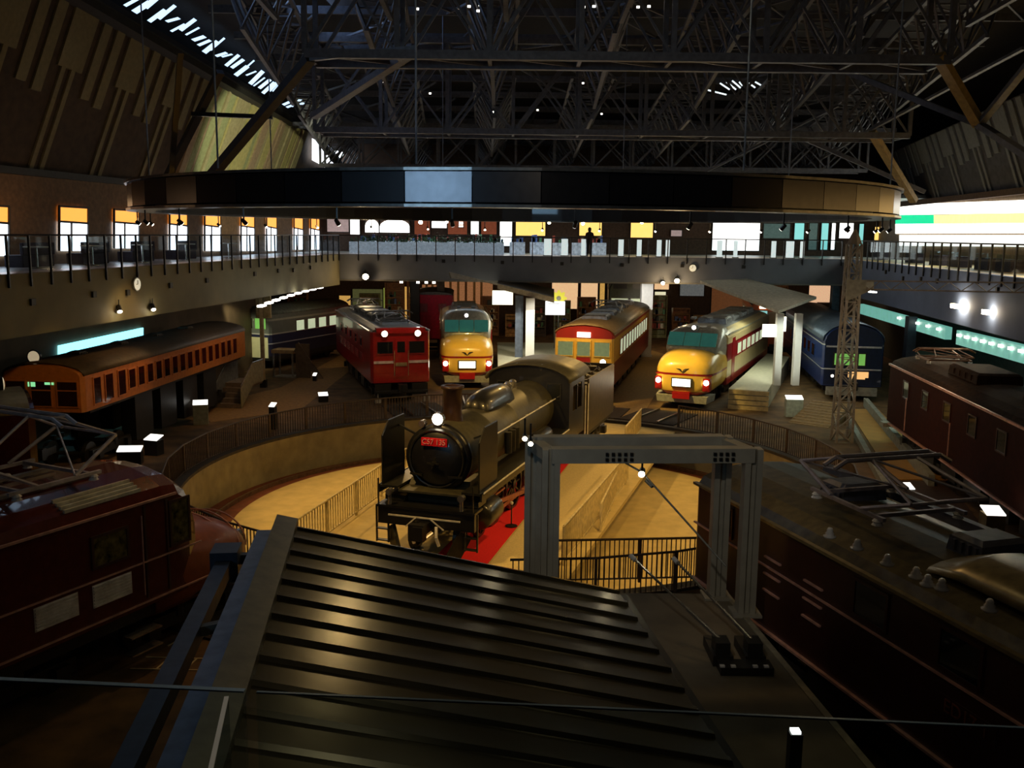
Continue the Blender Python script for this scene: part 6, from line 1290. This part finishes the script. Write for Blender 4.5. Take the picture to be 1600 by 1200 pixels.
# slatted wooden showcases and relic cabinets along the back wall
wood_c = [mat('chestnut_case', (.30, .13, .05), .5, vary=.4), mat('honey_case', (.5, .28, .1), .5, vary=.4), mat('dark_case', (.06, .035, .02), .5, vary=.4), mat('olive_case', (.2, .2, .08), .5, vary=.4)]
for i, x in enumerate([-17+1.9*k for k in range(24)]):
    h_ = rnd.uniform(1.6, 4.2); w_ = rnd.uniform(.6, .85)
    if 5.8 < x < 11.5: continue
    e = thing('museum_showcase', 'wooden museum showcase in the dim row along the back wall under the gallery', 'showcase', (x, 75.4+rnd.uniform(-.8, .6), 0), 0, 'showcases along the back wall')
    mb = MB(); mb.b2((-w_, -.3, 0), (w_, .3, .25)); mb.b2((-w_, .2, .25), (w_, .3, h_)); mb.b2((-w_, -.3, h_), (w_, .3, h_+.1))
    for u in (-w_, w_-.08): mb.b2((u, -.3, .25), (u+.08, .2, h_))
    mb.build('frame', wood_c[i % 4], e); mb = MB(); z = .7
    while z < h_-.2: mb.b2((-w_+.08, -.25, z), (w_-.08, .2, z+.05)); z += .55
    mb.build('shelf_boards', wood_c[(i+1) % 4], e); mb = MB(); z = .75
    while z < h_-.5:
        for q_ in range(5): mb.cur = rnd.randrange(5); u = rnd.uniform(-w_+.15, w_-.3); mb.b2((u, -.15, z), (u+rnd.uniform(.08, .25), .1, z+rnd.uniform(.12, .42)))
        z += .55
    mb.build('relics', goods_c, e)
for i, px in enumerate((617, 624, 631, 638, 667, 676, 684, 704, 716, 728, 741, 752)):
    p = D(px, 500, 76.6); mb = MB(); mb.b2((-.09, -.1, 0), (.09, .1, 4.9)); tag(mb.build('timber_post', wood_c[1 if i % 3 else 0], loc=(p.x, 76.5, 0)), 'slim upright timber post in front of the lit back wall, left of centre', 'post', 'timber posts before the back wall')
e = thing('flower_sign', 'yellow flower-shaped sign above a white sign beside the white column', 'sign', D(873, 466, 60)); mb = MB()
pts = [(.45*(1+.18*math.cos(8*t))*math.cos(t), .45*(1+.18*math.cos(8*t))*math.sin(t)) for t in [2*math.pi*i/48 for i in range(48)]]; mb.prism(pts, -.05, .0); mb.build('petal_disc', mat('bright_yellow_sign', (.8, .7, .05), .5, 0, (1, .9, .1), .6), e); mb = MB(); mb.cyl((0, -.08, 0), (0, -.05, 0), .15, 16); mb.build('centre', mat('goods_cream', (.7, .65, .5)), e)
mb = MB(); mb.bar((0, .03, -.3), (0, .03, -4.0), .06); mb.build('post', steel, e)
e = thing('white_sign', 'white sign board with faint lines beside the white platform column', 'sign', D(867, 492, 59)); mb = MB(); mb.b2((-.6, -.04, 0), (.62, .0, .85)); mb.build('board', glow('white_sign_light', (1, 1, .95), 1.6), e); mb = MB()
for z_ in (.68, .72): mb.b2((-.45, -.05, z_), (.3, -.04, z_+.02))
mb.build('text_lines', steel, e); mb = MB(); mb.bar((0, .03, 0), (0, .03, -3.0), .06); mb.build('post', steel, e)
lamp('SPOT', (7.0, 58.5, 4.9), 900, (1, .95, .85), .2, (8.95, 63, 3.0), 50)
for px, Y, w_, m_, lb in ((1009, 63, .75, white_m, 'floodlit broad white pillar under the back gallery, right of the local train'), (649, 60, .55, blackm, 'dark square pillar under the back gallery behind the crimson locomotive'), (689, 62, .45, mat('brown_pillar', (.2, .13, .08), .6), 'brown pillar under the back gallery left of the bonnet car'), (1302, 58.6, .45, steel_b, 'blue-grey pillar under the back gallery behind the blue coach'), (1424, 46, .42, mat('deep_blue_black_pillar', (.02, .03, .05), .5), 'dark blue pillar in front of the teal-lit right side')):
    p = D(px, 500, Y); mb = MB(); mb.b2((-w_/2, -w_/2, 0), (w_/2, w_/2, 5.1 if Y > 50 else 4.25)); mb.b2((-w_/2-.05, -w_/2-.05, 0), (w_/2+.05, w_/2+.05, .15)); tag(mb.build('pillar', m_, loc=(p.x, p.y, 0)), lb, 'pillar')
# teal-lit arcade on the right under the gallery
tealm = mat('teal_lit_soffit', (.3, .6, .5), .4, 0, (.3, .85, .7), .42, .3, scale=2)
def edge_strip(label, a1, b1, w_, m_, cat='light strip', name='light_strip'):
    o = a1.copy(); mb = MB(); mb.bar((0, 0, 0), b1-a1, .3, w_); return tag(mb.build(name, m_, loc=o), label, cat)
edge_strip('long teal glowing soffit strip under the right gallery, far part', D(1345, 482, 56), D(1482, 521, 42), .55, tealm)
edge_strip('long teal glowing soffit strip under the right gallery, near part', D(1500, 527, 40), D(1650, 566, 30), .6, tealm)
A1, A2, B1, B2 = D(1345, 482, 56), D(1482, 521, 42), D(1500, 527, 40), D(1650, 566, 30)
for i in range(14):
    p = (A1.lerp(A2, .55+.1*i) if i < 5 else B1.lerp(B2, (i-4.5)/10))+Vector((-.2, 0, .12)); mb = MB(); mb.b2((-.05, -.12, -.05), (.05, .12, .05)); tag(mb.build('lamp_tube', lamp_dot, loc=p), 'short white lamp in the row along the teal strip', 'lamp', 'lamps along the teal strip')
lamp('AREA', (17.6, 38, 3.6), 60, TEAL, 1, (17, 38, 0), sy=14)
for i in range(5):
    y = 26+i*5; e = thing('arcade_cabinet', 'dark green-grey equipment cabinet below the teal strip at the right', 'cabinet', (FRp(y, 0).x+1.5, y, 0), 0, 'cabinets below the teal strip')
    mb = MB(); mb.b2((-.5, -1.8, 0), (.5, 1.8, 2.4)); mb.build('body', mat('dark_green_cabinet', (.04, .06, .05), .5), e); mb = MB()
    for j in range(4): mb.b2((-.53, -1.6+j*.85, .3), (-.5, -.85+j*.85, 2.2))
    mb.build('door', mat('green_grey_door', (.07, .1, .08), .4), e)
